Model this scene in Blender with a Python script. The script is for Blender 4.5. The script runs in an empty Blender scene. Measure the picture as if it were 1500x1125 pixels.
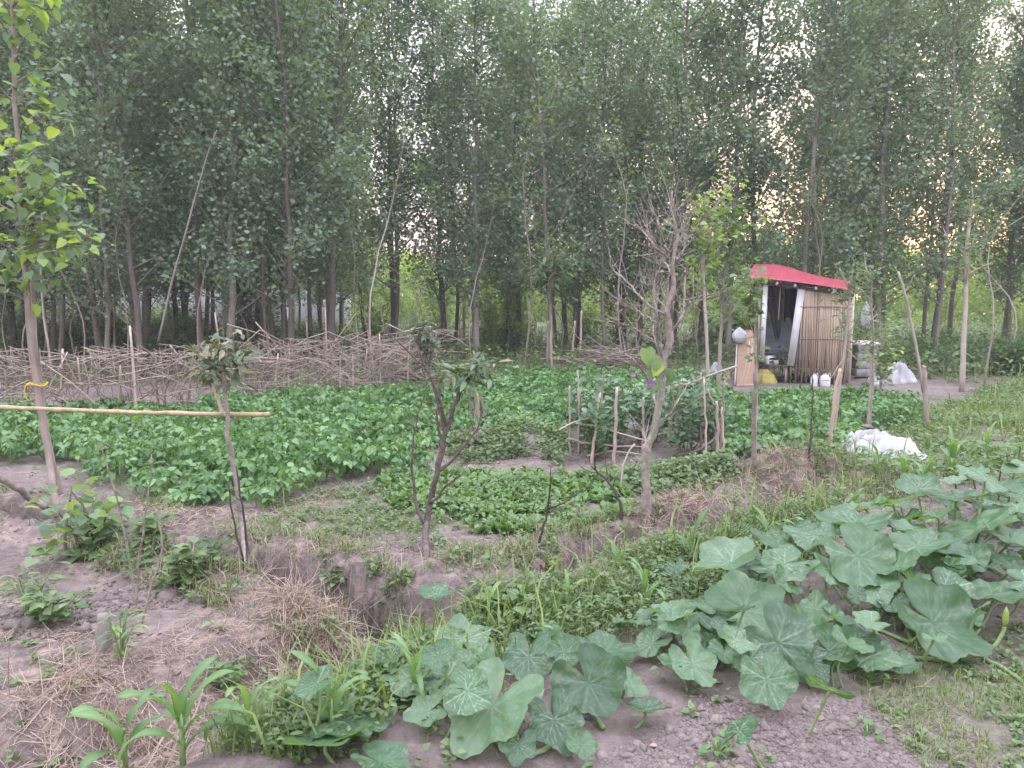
import bpy, math, random
import numpy as np
from mathutils import Vector, Matrix

R = math.radians
S = bpy.context.scene
COL = S.collection
rng = np.random.default_rng(7)
random.seed(7)

# ---------------------------------------------------------------- camera, sky, sun, exposure
F = 1133.0                      # focal length in photo pixels (photo is 1500 x 1125)
CAMZ, PITCH = 1.7, R(6.6)
cam_d = bpy.data.cameras.new('camera'); cam = bpy.data.objects.new('camera', cam_d)
COL.objects.link(cam); S.camera = cam
cam.location = (0, 0, CAMZ); cam.rotation_euler = (R(90) - PITCH, 0, 0)
cam_d.sensor_width = 36; cam_d.lens = 36 * F / 1500
cam_d.clip_start = .05; cam_d.clip_end = 3000

SUN_EL, SUN_AZ = R(3.0), R(27.0)     # low sun behind the plantation, right of centre
w = bpy.data.worlds.new('World'); S.world = w; w.use_nodes = True
nt = w.node_tree; nt.nodes.clear()
wo = nt.nodes.new('ShaderNodeOutputWorld'); bg = nt.nodes.new('ShaderNodeBackground')
sky = nt.nodes.new('ShaderNodeTexSky'); sky.sky_type = 'NISHITA'; sky.sun_disc = False
sky.sun_elevation = SUN_EL; sky.sun_rotation = SUN_AZ; sky.dust_density = 1.6; sky.ozone_density = 1.0
# evening cloud veil: dim pink near the horizon, brighter and bluer overhead, added to the clear sky
def wn(k, **kw):
    n = nt.nodes.new(k)
    for a_, b_ in kw.items(): setattr(n, a_, b_)
    return n
tcw = wn('ShaderNodeTexCoord'); sep = wn('ShaderNodeSeparateXYZ'); nzw = wn('ShaderNodeTexNoise'); nzw.inputs['Scale'].default_value = 4; nzw.inputs['Detail'].default_value = 5
nt.links.new(tcw.outputs['Generated'], sep.inputs[0]); nt.links.new(tcw.outputs['Generated'], nzw.inputs['Vector'])
mul = wn('ShaderNodeMath', operation='MULTIPLY_ADD'); nt.links.new(nzw.outputs['Fac'], mul.inputs[0]); mul.inputs[1].default_value = .16; nt.links.new(sep.outputs['Z'], mul.inputs[2])
veil = wn('ShaderNodeValToRGB'); nt.links.new(mul.outputs[0], veil.inputs[0]); e = veil.color_ramp.elements
e[0].position = .06; e[0].color = (.105, .072, .070, 1); e[1].position = 1.0; e[1].color = (.72, .72, .90, 1)
q_ = e.new(.20); q_.color = (.155, .125, .140, 1); q_ = e.new(.42); q_.color = (.26, .245, .29, 1)
vs = wn('ShaderNodeVectorMath', operation='SCALE'); nt.links.new(veil.outputs[0], vs.inputs[0]); vs.inputs['Scale'].default_value = 8.0
ss = wn('ShaderNodeVectorMath', operation='SCALE'); nt.links.new(sky.outputs['Color'], ss.inputs[0]); ss.inputs['Scale'].default_value = .13
ad = wn('ShaderNodeVectorMath', operation='ADD'); nt.links.new(vs.outputs[0], ad.inputs[0]); nt.links.new(ss.outputs[0], ad.inputs[1])
nt.links.new(ad.outputs[0], bg.inputs['Color']); bg.inputs['Strength'].default_value = .15
nt.links.new(bg.outputs[0], wo.inputs[0])
sun_d = bpy.data.lights.new('sun', 'SUN'); sun = bpy.data.objects.new('sun', sun_d); COL.objects.link(sun)
sun_d.energy = .5; sun_d.angle = R(10); sun_d.color = (1, .72, .5)
sd = Vector((math.sin(SUN_AZ) * math.cos(SUN_EL), math.cos(SUN_AZ) * math.cos(SUN_EL), math.sin(SUN_EL)))
sun.rotation_euler = sd.to_track_quat('Z', 'Y').to_euler(); sun.location = (8, 20, 20)
S.view_settings.view_transform = 'Standard'; S.view_settings.look = 'None'
S.view_settings.exposure = 2.68; S.view_settings.gamma = 1.0

S.cycles.max_bounces = 8; S.cycles.diffuse_bounces = 4; S.cycles.volume_bounces = 1

# ---------------------------------------------------------------- helpers: pixels, noise, terrain height
CT, ST = math.cos(PITCH), math.sin(PITCH)
def ray(px, py):
    dx, dy = (px - 750) / F, (562.5 - py) / F
    return np.array([dx, CT + dy * ST, -ST + dy * CT])
def Q(px, py, Y):
    d = ray(px, py); return np.array([0, 0, CAMZ]) + d * (Y / d[1])
def P0(px, py, z=0.0):
    d = ray(px, py); return (np.array([0, 0, CAMZ]) + d * ((z - CAMZ) / d[2]))
def pxr(w, Y): return w * Y / F / 2          # half of a width in pixels at distance Y

def hsh(ix, iy, s):
    n = (ix.astype(np.int64) * 374761393 + iy.astype(np.int64) * 668265263 + s * 982451653) & 0x7fffffff
    n = ((n ^ (n >> 13)) * 1274126177) & 0x7fffffff
    n = ((n ^ (n >> 16)) * 1103515245 + 12345) & 0x7fffffff
    return (n & 0xffff) / 65535.0
def vn(x, y, s=0):
    ix, iy = np.floor(x), np.floor(y); fx, fy = x - ix, y - iy
    fx = fx * fx * (3 - 2 * fx); fy = fy * fy * (3 - 2 * fy)
    a, b = hsh(ix, iy, s), hsh(ix + 1, iy, s); c, d = hsh(ix, iy + 1, s), hsh(ix + 1, iy + 1, s)
    return (a * (1 - fx) + b * fx) * (1 - fy) + (c * (1 - fx) + d * fx) * fy
def fbm(x, y, o=4, s=0):
    t, a, n = 0, .5, 0
    for k in range(o):
        t = t + a * vn(x * 2 ** k + 17.3 * k, y * 2 ** k - 9.1 * k, s + k); n += a; a *= .5
    return t / n
def cells(x, y, s=0):                           # distance to the nearest cell point: clods
    ix, iy = np.floor(x), np.floor(y); best = np.full(np.shape(x), 9.0)
    for i in (-1, 0, 1):
        for j in (-1, 0, 1):
            cx = ix + i + hsh(ix + i, iy + j, s); cy = iy + j + hsh(ix + i, iy + j, s + 5)
            best = np.minimum(best, (cx - x) ** 2 + (cy - y) ** 2)
    return np.sqrt(best)
def seg_dist(x, y, pts):
    best = np.full(np.shape(x), 1e9); tt = np.zeros(np.shape(x)); n = len(pts) - 1
    for k in range(n):
        a, b = pts[k][:2], pts[k + 1][:2]; d = b - a
        t = np.clip(((x - a[0]) * d[0] + (y - a[1]) * d[1]) / (d @ d), 0, 1)
        q = np.hypot(x - a[0] - t * d[0], y - a[1] - t * d[1])
        m = q < best; best = np.where(m, q, best); tt = np.where(m, (k + t) / n, tt)
    return best, tt
def poly(pxs, z=0.0): return np.array([P0(u, v, z)[:2] for u, v in pxs])
def inpoly(x, y, p):
    r = np.zeros(np.shape(x), bool); n = len(p)
    for i in range(n):
        x1, y1 = p[i]; x2, y2 = p[(i + 1) % n]
        c = ((y1 > y) != (y2 > y)) & (x < (x2 - x1) * (y - y1) / ((y2 - y1) if y2 != y1 else 1e-9) + x1)
        r ^= c
    return r
def smooth(t): t = np.clip(t, 0, 1); return t * t * (3 - 2 * t)

DITCH = [P0(*q) for q in ((-160, 748), (20, 752), (150, 772), (250, 815), (330, 836), (420, 862), (490, 884), (560, 900), (640, 888), (720, 876),
                          (800, 856), (870, 826), (960, 798), (1040, 778), (1130, 746), (1210, 722), (1290, 702))]
TROUGH = [P0(*q) for q in ((-200, 1190), (60, 1130), (230, 1075), (340, 1020), (430, 985), (520, 955), (600, 925))]
BANK = poly(((-300, 800), (0, 805), (180, 838), (320, 868), (420, 905), (520, 940), (430, 975), (330, 1010), (200, 1050), (60, 1085), (-300, 1150)))
MOUNDS = [((740, 652), .9, .5, .17), ((600, 560), .7, .6, .14), ((985, 768), .45, .3, .10), ((1150, 708), .9, .32, .24),
          ((330, 775), .28, .2, .10), ((1180, 600), 1.2, .4, .03), ((1290, 560), .9, .5, .10), ((640, 812), .5, .35, .06)]
MW = [(P0(*c)[:2], a, b, h) for c, a, b, h in MOUNDS]
def H(x, y):
    x = np.asarray(x, float); y = np.asarray(y, float)
    near = np.clip(1.6 - np.hypot(x, y - 3) / 14, .25, 1)
    wx, wy = x + .35 * (fbm(x * 2.2, y * 2.2, 3, 3) - .5), y + .35 * (fbm(x * 2.2, y * 2.2, 3, 8) - .5)
    h = .10 * (fbm(x * .5, y * .5, 4, 1) - .5)
    d, t = seg_dist(wx, wy, DITCH)
    wd = .05 + .05 * np.exp(-((t - .42) / .1) ** 2)
    dep = (.44 + .30 * np.exp(-((t - .42) / .1) ** 2)) * smooth((1 - t) / .2)
    h = h - dep * smooth((wd + .11 - d) / .13)
    h = h + .07 * np.exp(-((d - wd - .25) / .2) ** 2) * near
    d2, t2 = seg_dist(wx, wy, TROUGH)
    h = h - .22 * smooth((.42 - d2) / .34)
    # dug clods of the left bank and plots
    h = h + .07 * smooth((2.2 - np.hypot(wx + 1.7, (wy - 3.6) * 1.2)) / .7)
    for c, a, b, hh in MW: h = h + hh * np.exp(-((wx - c[0]) / a) ** 2 - ((wy - c[1]) / b) ** 2)
    h = h + (.07 * (fbm(x * 3.1, y * 3.1, 4, 91) - .5) + .12 * (fbm(x * 8, y * 8, 3, 93) - .5) + .08 * (fbm(x * 19, y * 19, 3, 95) - .5)) * np.exp(-((d - wd - .05) / .30) ** 2)
    rough = (.3 + .7 * smooth((fbm(x * .9, y * .9, 2, 44) - .35) / .3)) * near
    h = h + rough * (.04 * (.75 - cells(wx * 6, wy * 6, 2)) + .022 * (.7 - cells(x * 15, y * 15, 4)) + .008 * (.7 - cells(x * 31, y * 31, 14)) + .022 * (fbm(x * 9, y * 9, 3, 21) - .5))
    return h
def Hz(x, y): return float(H(np.array([x]), np.array([y]))[0])
def G(px, py):
    d = ray(px, py); t0 = 0.6; o = np.array([0, 0, CAMZ])
    ts = np.linspace(.8, 60, 3000); pp = o + d * ts[:, None]
    below = pp[:, 2] < H(pp[:, 0], pp[:, 1])
    k = int(np.argmax(below)) if below.any() else len(ts) - 1
    return pp[k]

# ---------------------------------------------------------------- helpers: meshes
class MB:
    def __init__(s): s.v = []; s.q = []; s.t = []; s.a = []; s.a2 = []; s.n = 0
    def add(s, v, quads=None, tris=None, rnd=0.5, a2=0.0):
        v = np.asarray(v, float).reshape(-1, 3)
        s.v.append(v)
        if quads is not None and len(quads): s.q.append(np.asarray(quads, np.int64).reshape(-1, 4) + s.n)
        if tris is not None and len(tris): s.t.append(np.asarray(tris, np.int64).reshape(-1, 3) + s.n)
        s.a.append(np.broadcast_to(np.asarray(rnd, float), (len(v),))); s.a2.append(np.broadcast_to(np.asarray(a2, float), (len(v),)))
        s.n += len(v)
    def mesh(s, name, mat, smoothed=True):
        v = np.concatenate(s.v) if s.v else np.zeros((0, 3))
        q = np.concatenate(s.q) if s.q else np.zeros((0, 4), np.int64)
        t = np.concatenate(s.t) if s.t else np.zeros((0, 3), np.int64)
        me = bpy.data.meshes.new(name)
        me.vertices.add(len(v)); me.vertices.foreach_set('co', v.astype(np.float32).ravel())
        nl = q.size + t.size; me.loops.add(nl)
        me.loops.foreach_set('vertex_index', np.concatenate([q.ravel(), t.ravel()]).astype(np.int32))
        me.polygons.add(len(q) + len(t))
        st = np.concatenate([np.arange(len(q)) * 4, q.size + np.arange(len(t)) * 3]).astype(np.int32)
        me.polygons.foreach_set('loop_start', st)
        me.update(calc_edges=True)
        if smoothed: me.polygons.foreach_set('use_smooth', np.ones(len(q) + len(t), bool))
        for nm, arr in (('rnd', s.a), ('aux', s.a2)):
            at = me.attributes.new(nm, 'FLOAT', 'POINT')
            at.data.foreach_set('value', np.concatenate(arr).astype(np.float32) if arr else np.zeros(0, np.float32))
        me.materials.append(mat); me.validate()
        return me
    def build(s, name, mat, parent=None, smoothed=True):
        return link(name, s.mesh(name, mat, smoothed), parent)
def link(name, data, parent=None, loc=None):
    o = bpy.data.objects.new(name, data); COL.objects.link(o)
    if parent: o.parent = parent
    if loc is not None: o.location = loc
    return o
def tag(o, label, cat, group=None, kind=None):
    if label: o['label'] = label
    if cat: o['category'] = cat
    if group: o['group'] = group
    if kind: o['kind'] = kind
    return o
def thing(name, label, cat, loc=(0, 0, 0), group=None):
    return tag(link(name, None, None, loc), label, cat, group)
def part(mb, name, mat, root, parent=None, smoothed=True):   # geometry given in world space, stored relative to the thing's base
    L = np.array(root.location); mb.v = [v - L for v in mb.v]
    return mb.build(name, mat, parent or root, smoothed)
def tube(mb, pts, rad, n=7, rnd=0.5, cap=True, lump=0.0):
    pts = np.asarray(pts, float); m = len(pts)
    rad = np.broadcast_to(np.asarray(rad, float), (m,)) if np.ndim(rad) == 0 or len(np.atleast_1d(rad)) == m else np.interp(np.linspace(0, 1, m), np.linspace(0, 1, len(rad)), rad)
    tg = np.gradient(pts, axis=0); tg /= np.linalg.norm(tg, axis=1)[:, None] + 1e-9
    ref = np.array([0, 0, 1.]) if abs(tg[0][2]) < .9 else np.array([1., 0, 0])
    V = np.zeros((m, n, 3)); a = np.arange(n) / n * 2 * np.pi
    u = np.cross(tg[0], ref); u /= np.linalg.norm(u)
    for i in range(m):
        u = u - tg[i] * (u @ tg[i]); u /= np.linalg.norm(u) + 1e-9; w_ = np.cross(tg[i], u)
        rr = rad[i] * (1 + (lump * (rng.random(n) - .5) if lump else 0))
        V[i] = pts[i] + (np.cos(a) * rr)[:, None] * u + (np.sin(a) * rr)[:, None] * w_
    ii, jj = np.meshgrid(np.arange(m - 1), np.arange(n), indexing='ij')
    qd = np.stack([ii * n + jj, ii * n + (jj + 1) % n, (ii + 1) * n + (jj + 1) % n, (ii + 1) * n + jj], -1).reshape(-1, 4)
    v = V.reshape(-1, 3); tr = []
    if cap:
        v = np.vstack([v, pts[0], pts[-1]]); c0, c1 = m * n, m * n + 1
        for j in range(n):
            tr.append((c0, (j + 1) % n, j)); tr.append((c1, (m - 1) * n + j, (m - 1) * n + (j + 1) % n))
    mb.add(v, qd, tr, rnd)
def bend(pts, k=8, jit=0.0):                     # resample a polyline smoothly (Catmull-Rom) with a little wobble
    p = np.asarray(pts, float)
    if len(p) == 2: out = np.linspace(p[0], p[1], k)
    else:
        e = np.vstack([2 * p[0] - p[1], p, 2 * p[-1] - p[-2]]); out = []
        per = max(2, k // (len(p) - 1))
        for i in range(len(p) - 1):
            for t in np.linspace(0, 1, per, endpoint=False):
                a, b, c, d = e[i], e[i + 1], e[i + 2], e[i + 3]
                out.append(.5 * (2 * b + (c - a) * t + (2 * a - 5 * b + 4 * c - d) * t ** 2 + (3 * b - a - 3 * c + d) * t ** 3))
        out.append(p[-1]); out = np.array(out)
    if jit: out[1:-1] += rng.normal(0, jit, out[1:-1].shape)
    return out
def box(mb, c, s, rot=None, rnd=.5, bev=0.0):
    c = np.asarray(c, float); hx, hy, hz = np.asarray(s, float) / 2
    if bev <= 0: bev = min(hx, hy, hz) * .12
    vs = []; b = bev
    for sx in (-1, 1):
        for sy in (-1, 1):
            for sz in (-1, 1):
                vs += [(sx * (hx - b), sy * (hy - b), sz * hz), (sx * (hx - b), sy * hy, sz * (hz - b)), (sx * hx, sy * (hy - b), sz * (hz - b))]
    vs = np.array(vs)
    import bmesh
    bm = bmesh.new(); [bm.verts.new(v) for v in vs]; r = bmesh.ops.convex_hull(bm, input=bm.verts)
    bm.verts.ensure_lookup_table(); bm.verts.index_update()
    tr = []
    bmesh.ops.triangulate(bm, faces=bm.faces)
    for f in bm.faces: tr.append([v.index for v in f.verts])
    vv = np.array([v.co for v in bm.verts]); bm.free()
    if rot is not None: vv = vv @ np.asarray(rot).T
    mb.add(vv + c, None, tr, rnd)
def rotz(a): c, s = math.cos(a), math.sin(a); return np.array([[c, -s, 0], [s, c, 0], [0, 0, 1.]])
def rotx(a): c, s = math.cos(a), math.sin(a); return np.array([[1., 0, 0], [0, c, -s], [0, s, c]])
def roty(a): c, s = math.cos(a), math.sin(a); return np.array([[c, 0, s], [0, 1., 0], [-s, 0, c]])
def unit(v): v = np.asarray(v, float); return v / (np.linalg.norm(v, axis=-1, keepdims=True) + 1e-9)
# leaf templates (x across, y along, z normal)
T_DIAM = (np.array([(0, 0, 0), (.36, .45, .06), (0, 1, -.05), (-.36, .45, .06)]), [(0, 1, 2), (0, 2, 3)])
T_OVAL = (np.array([(0, 0, 0), (.30, .22, .05), (.34, .55, .05), (0, 1, -.16), (-.34, .55, .05), (-.30, .22, .05), (0, .5, -.02)]),
          [(0, 1, 6), (1, 2, 6), (2, 3, 6), (3, 4, 6), (4, 5, 6), (5, 0, 6)])
T_HEART = (np.array([(0, 0, 0), (.28, -.06, .03), (.46, .22, .06), (.33, .62, .02), (0, 1, -.2), (-.33, .62, .02), (-.46, .22, .06), (-.28, -.06, .03), (0, .45, -.04)]),
           [(0, 1, 8), (1, 2, 8), (2, 3, 8), (3, 4, 8), (4, 5, 8), (5, 6, 8), (6, 7, 8), (7, 0, 8)])
T_LANCE = (np.array([(0, 0, 0), (.11, .25, .02), (.15, .55, -.02), (.08, .82, -.1), (0, 1, -.2), (-.08, .82, -.1), (-.15, .55, -.02), (-.11, .25, .02), (0, .55, -.06)]),
           [(0, 1, 8), (1, 2, 8), (2, 3, 8), (3, 4, 8), (4, 5, 8), (5, 6, 8), (6, 7, 8), (7, 0, 8)])
def leaves(mb, tmpl, pos, axis, nrm, scale, rnd=None):
    tv, tf = tmpl; tf = np.array(tf); pos = np.asarray(pos, float); N = len(pos)
    if N == 0: return
    y = unit(axis); z = np.asarray(nrm, float); z = unit(z - y * np.sum(z * y, 1, keepdims=True)); x = np.cross(y, z)
    M = np.stack([x, y, z], 1)                   # N,3(axis),3
    v = np.einsum('kc,ncd->nkd', tv, M) * np.asarray(scale, float).reshape(-1, 1, 1) + pos[:, None, :]
    k = len(tv); f = (tf[None] + (np.arange(N) * k)[:, None, None]).reshape(-1, 3)
    r = rng.random(N) if rnd is None else rnd
    mb.add(v.reshape(-1, 3), None, f, np.repeat(r, k))
def rdir(N, zlo=-1, zhi=1):
    z = rng.uniform(zlo, zhi, N); a = rng.uniform(0, 2 * np.pi, N); r = np.sqrt(np.maximum(0, 1 - z * z))
    return np.stack([np.cos(a) * r, np.sin(a) * r, z], 1)
def sample(p, n, dens=None):
    lo, hi = p.min(0), p.max(0); out = []; tot = 0
    for _ in range(60):
        x = rng.uniform(lo[0], hi[0], n); y = rng.uniform(lo[1], hi[1], n); m = inpoly(x + .5 * (fbm(x * 1.7, y * 1.7, 3, 71) - .5) + rng.normal(0, .06, n), y + .7 * (fbm(x * 1.7, y * 1.7, 3, 73) - .5) + rng.normal(0, .06, n), p)
        if dens is not None: m &= rng.random(n) < dens(x, y)
        out.append(np.stack([x[m], y[m]], 1)); tot += m.sum()
        if tot >= n: break
    return np.concatenate(out)[:n]

# ---------------------------------------------------------------- materials
def new_mat(name):
    m = bpy.data.materials.new(name); m.use_nodes = True; m.node_tree.nodes.clear(); return m, m.node_tree
def N_(t, k, **kw):
    n = t.nodes.new(k)
    for a, b in kw.items(): setattr(n, a, b)
    return n
def ramp(t, src, stops):
    r = N_(t, 'ShaderNodeValToRGB'); e = r.color_ramp.elements
    e[0].position, e[0].color = stops[0][0], (*stops[0][1], 1); e[1].position, e[1].color = stops[-1][0], (*stops[-1][1], 1)
    for p, c in stops[1:-1]:
        q = e.new(p); q.color = (*c, 1)
    t.links.new(src, r.inputs[0]); return r.outputs[0]
def attr(t, n): a = N_(t, 'ShaderNodeAttribute'); a.attribute_name = n; return a.outputs['Fac']
def mth(t, op, a, b):
    m = N_(t, 'ShaderNodeMath', operation=op)
    for i, q in enumerate((a, b)):
        if isinstance(q, (int, float)): m.inputs[i].default_value = q
        else: t.links.new(q, m.inputs[i])
    return m.outputs[0]
def mixc(t, f, a, b, mode='MIX'):
    m = N_(t, 'ShaderNodeMixRGB', blend_type=mode)
    for i, q in zip((0, 1, 2), (f, a, b)):
        if isinstance(q, (int, float)): m.inputs[i].default_value = q
        elif isinstance(q, tuple): m.inputs[i].default_value = (*q, 1)
        else: t.links.new(q, m.inputs[i])
    return m.outputs[0]
def noise(t, scale, detail=4, co='Object', rough=.55):
    c = N_(t, 'ShaderNodeTexCoord'); n = N_(t, 'ShaderNodeTexNoise')
    n.inputs['Scale'].default_value = scale; n.inputs['Detail'].default_value = detail; n.inputs['Roughness'].default_value = rough
    t.links.new(c.outputs[co], n.inputs['Vector']); return n.outputs['Fac']
def surf(name, stops, scale=6, rough=.85, bump=.3, bscale=40, src=None, spec=.3, stretch=None, objrand=0.0, metal=0.0, bdist=.01):
    m, t = new_mat(name)
    out = N_(t, 'ShaderNodeOutputMaterial'); b = N_(t, 'ShaderNodeBsdfPrincipled')
    c = N_(t, 'ShaderNodeTexCoord'); mp = N_(t, 'ShaderNodeMapping'); t.links.new(c.outputs['Object'], mp.inputs[0])
    if stretch: mp.inputs['Scale'].default_value = stretch
    n = N_(t, 'ShaderNodeTexNoise'); n.inputs['Scale'].default_value = scale; n.inputs['Detail'].default_value = 6; n.inputs['Roughness'].default_value = .65
    t.links.new(mp.outputs[0], n.inputs['Vector'])
    f = n.outputs['Fac']
    rw = .5 if name == 'dry_stick' else .25
    f = mth(t, 'ADD', mth(t, 'MULTIPLY', f, 1 - rw), mth(t, 'MULTIPLY', attr(t, 'rnd'), rw))
    if objrand:
        oi = N_(t, 'ShaderNodeObjectInfo'); f = mth(t, 'ADD', mth(t, 'MULTIPLY', f, 1 - objrand), mth(t, 'MULTIPLY', oi.outputs['Random'], objrand))
    t.links.new(ramp(t, f, stops), b.inputs['Base Color'])
    b.inputs['Roughness'].default_value = rough; b.inputs['Specular IOR Level'].default_value = spec; b.inputs['Metallic'].default_value = metal
    if bump:
        n2 = N_(t, 'ShaderNodeTexNoise'); n2.inputs['Scale'].default_value = bscale; n2.inputs['Detail'].default_value = 5
        t.links.new(mp.outputs[0], n2.inputs['Vector'])
        bp = N_(t, 'ShaderNodeBump'); bp.inputs['Strength'].default_value = bump; bp.inputs['Distance'].default_value = bdist
        t.links.new(n2.outputs['Fac'], bp.inputs['Height']); t.links.new(bp.outputs[0], b.inputs['Normal'])
    t.links.new(b.outputs[0], out.inputs[0]); return m
def leafmat(name, stops, trans=.35, rough=.5, tint=1.5, objrand=.25, vein=None, spec=.4, yellow=None, patch=0.0):
    m, t = new_mat(name)
    out = N_(t, 'ShaderNodeOutputMaterial'); b = N_(t, 'ShaderNodeBsdfPrincipled'); tr = N_(t, 'ShaderNodeBsdfTranslucent'); mx = N_(t, 'ShaderNodeMixShader')
    oi = N_(t, 'ShaderNodeObjectInfo')
    f = mth(t, 'ADD', mth(t, 'MULTIPLY', attr(t, 'rnd'), 1 - objrand), mth(t, 'MULTIPLY', oi.outputs['Random'], objrand))
    if patch: f = mth(t, 'ADD', mth(t, 'MULTIPLY', f, 1 - patch), mth(t, 'MULTIPLY', noise(t, 1.1, 3), patch))
    c = ramp(t, f, stops)
    if yellow:
        gt = mth(t, 'GREATER_THAN', attr(t, 'rnd'), yellow[0]); c = mixc(t, gt, c, yellow[1])
    if vein:
        n = noise(t, 7, 4); nf = N_(t, 'ShaderNodeMapRange'); nf.inputs['From Min'].default_value = .42; nf.inputs['From Max'].default_value = .62
        t.links.new(n, nf.inputs['Value'])
        am = mth(t, 'MULTIPLY', mth(t, 'MULTIPLY', attr(t, 'aux'), mth(t, 'ADD', mth(t, 'MULTIPLY', nf.outputs[0], .6), .25)), mth(t, 'ADD', mth(t, 'MULTIPLY', mth(t, 'FRACT', mth(t, 'MULTIPLY', oi.outputs['Random'], 7.3), 0), .8), .28))
        c = mixc(t, am, c, vein)
        n3 = noise(t, 14, 5); c = mixc(t, mth(t, 'MULTIPLY', n3, .35), c, (.06, .115, .05))
        yl = N_(t, 'ShaderNodeMapRange'); yl.inputs['From Min'].default_value = .60; yl.inputs['From Max'].default_value = .72; t.links.new(noise(t, 2.1, 5), yl.inputs['Value']); c = mixc(t, mth(t, 'MULTIPLY', yl.outputs[0], .55), c, (.26, .27, .15))
    t.links.new(c, b.inputs['Base Color']); b.inputs['Roughness'].default_value = rough; b.inputs['Specular IOR Level'].default_value = spec
    g = N_(t, 'ShaderNodeMixRGB', blend_type='MULTIPLY'); g.inputs[0].default_value = 1; g.inputs[2].default_value = (tint * 1.25, tint * 1.2, tint * .45, 1)
    t.links.new(c, g.inputs[1]); t.links.new(g.outputs[0], tr.inputs[0])
    mx.inputs[0].default_value = trans
    if vein:
        bp = N_(t, 'ShaderNodeBump'); bp.inputs['Strength'].default_value = .25; bp.inputs['Distance'].default_value = .004
        t.links.new(mth(t, 'SUBTRACT', noise(t, 30, 3), attr(t, 'aux')), bp.inputs['Height']); t.links.new(bp.outputs[0], b.inputs['Normal'])
    t.links.new(b.outputs[0], mx.inputs[1]); t.links.new(tr.outputs[0], mx.inputs[2]); t.links.new(mx.outputs[0], out.inputs[0]); return m

M_BARK = surf('bark', [(.25, (.075, .062, .052)), (.5, (.16, .135, .115)), (.75, (.27, .24, .21))], 5, .9, .5, 30, stretch=(1, 1, .25), objrand=.35)
M_BARKP = surf('pale_bark', [(.25, (.12, .095, .075)), (.5, (.26, .215, .175)), (.75, (.42, .37, .31))], 14, .9, .5, 50, stretch=(1, 1, .3), objrand=.2)
M_BARKD = surf('dark_bark', [(.3, (.03, .024, .02)), (.7, (.10, .08, .07))], 14, .85, .5, 60)
M_BARKM = surf('mottled_bark', [(.3, (.12, .10, .085)), (.5, (.23, .195, .165)), (.7, (.38, .33, .29))], 22, .9, .6, 60)
M_BARKB = surf('brown_bark', [(.3, (.05, .038, .032)), (.5, (.11, .085, .072)), (.7, (.20, .165, .145))], 22, .9, .6, 60)
M_STICK = surf('dry_stick', [(.2, (.12, .09, .075)), (.5, (.28, .22, .18)), (.8, (.52, .43, .36))], 10, .9, .4, 60, objrand=.2)
M_CANE = surf('dry_cane', [(.2, (.24, .18, .13)), (.5, (.40, .315, .23)), (.8, (.55, .46, .36))], 6, .7, .25, 60, stretch=(1, 1, .2))
M_BAMBOO = surf('bamboo', [(.25, (.15, .11, .06)), (.5, (.34, .27, .15)), (.75, (.50, .42, .26))], 16, .6, .2, 50)
M_POP = leafmat('poplar_leaves', [(0, (.08, .135, .085)), (.5, (.14, .215, .135)), (1, (.24, .32, .20))], .34, .38, 1.5, spec=.6)
M_POPN = leafmat('young_poplar_leaves', [(0, (.10, .165, .10)), (.5, (.15, .235, .12)), (.85, (.20, .30, .10)), (1, (.32, .42, .09))], .4, .42, 1.4, .0)
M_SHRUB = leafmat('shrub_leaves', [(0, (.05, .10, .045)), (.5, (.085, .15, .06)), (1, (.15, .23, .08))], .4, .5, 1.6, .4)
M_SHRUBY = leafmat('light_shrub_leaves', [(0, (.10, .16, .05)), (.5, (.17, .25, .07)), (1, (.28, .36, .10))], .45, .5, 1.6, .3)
M_BEAN = leafmat('bean_leaves', [(.1, (.042, .105, .037)), (.45, (.095, .20, .07)), (.8, (.19, .315, .125)), (.97, (.28, .33, .12))], .32, .42, 1.3, 0, patch=.45)
M_GREEN = leafmat('salad_leaves', [(.1, (.05, .11, .03)), (.45, (.10, .19, .055)), (.8, (.19, .30, .11)), (.97, (.29, .36, .13))], .3, .45, 1.3, 0, patch=.45)
M_PEA = leafmat('pea_leaves', [(0, (.06, .12, .06)), (.5, (.10, .18, .095)), (1, (.17, .26, .15))], .25, .55, 1.2, 0)
M_LOQ = leafmat('loquat_leaves', [(0, (.04, .075, .03)), (.5, (.075, .12, .05)), (.85, (.13, .18, .09)), (1, (.22, .17, .09))], .25, .4, 1.3, 0)
M_PUMP = leafmat('pumpkin_leaves', [(0, (.017, .055, .019)), (.35, (.034, .092, .032)), (.65, (.06, .135, .05)), (1, (.115, .19, .10))], .3, .43, 2.0, .8, vein=(.34, .44, .32), spec=.5)
M_STEMG = surf('green_stem', [(.3, (.10, .17, .06)), (.7, (.22, .31, .12))], 12, .55, .1, 60)
M_MAIZE = leafmat('maize_leaves', [(0, (.075, .155, .055)), (.5, (.12, .22, .08)), (1, (.19, .31, .10))], .35, .42, 1.5, .5, spec=.4)
M_GRASS = leafmat('grass_blades', [(0, (.08, .13, .04)), (.5, (.14, .21, .06)), (1, (.24, .30, .09))], .3, .55, 1.3, 0, patch=.35)
M_WEED = leafmat('weed_leaves', [(0, (.065, .11, .04)), (.5, (.115, .18, .07)), (1, (.21, .29, .12))], .3, .5, 1.3, 0, patch=.4)
M_STRAW = leafmat('dry_straw', [(0, (.14, .10, .075)), (.5, (.26, .195, .145)), (1, (.44, .355, .27))], .15, .7, 1, 0, patch=.2)
M_LITTER = leafmat('leaf_litter', [(0, (.09, .065, .045)), (.5, (.17, .125, .09)), (1, (.27, .21, .15))], .1, .8, 1, 0)
M_CLOD = surf('soil_lump', [(.2, (.085, .068, .06)), (.5, (.15, .125, .11)), (.8, (.235, .20, .18))], 30, .95, .6, 90, spec=.1)
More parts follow.
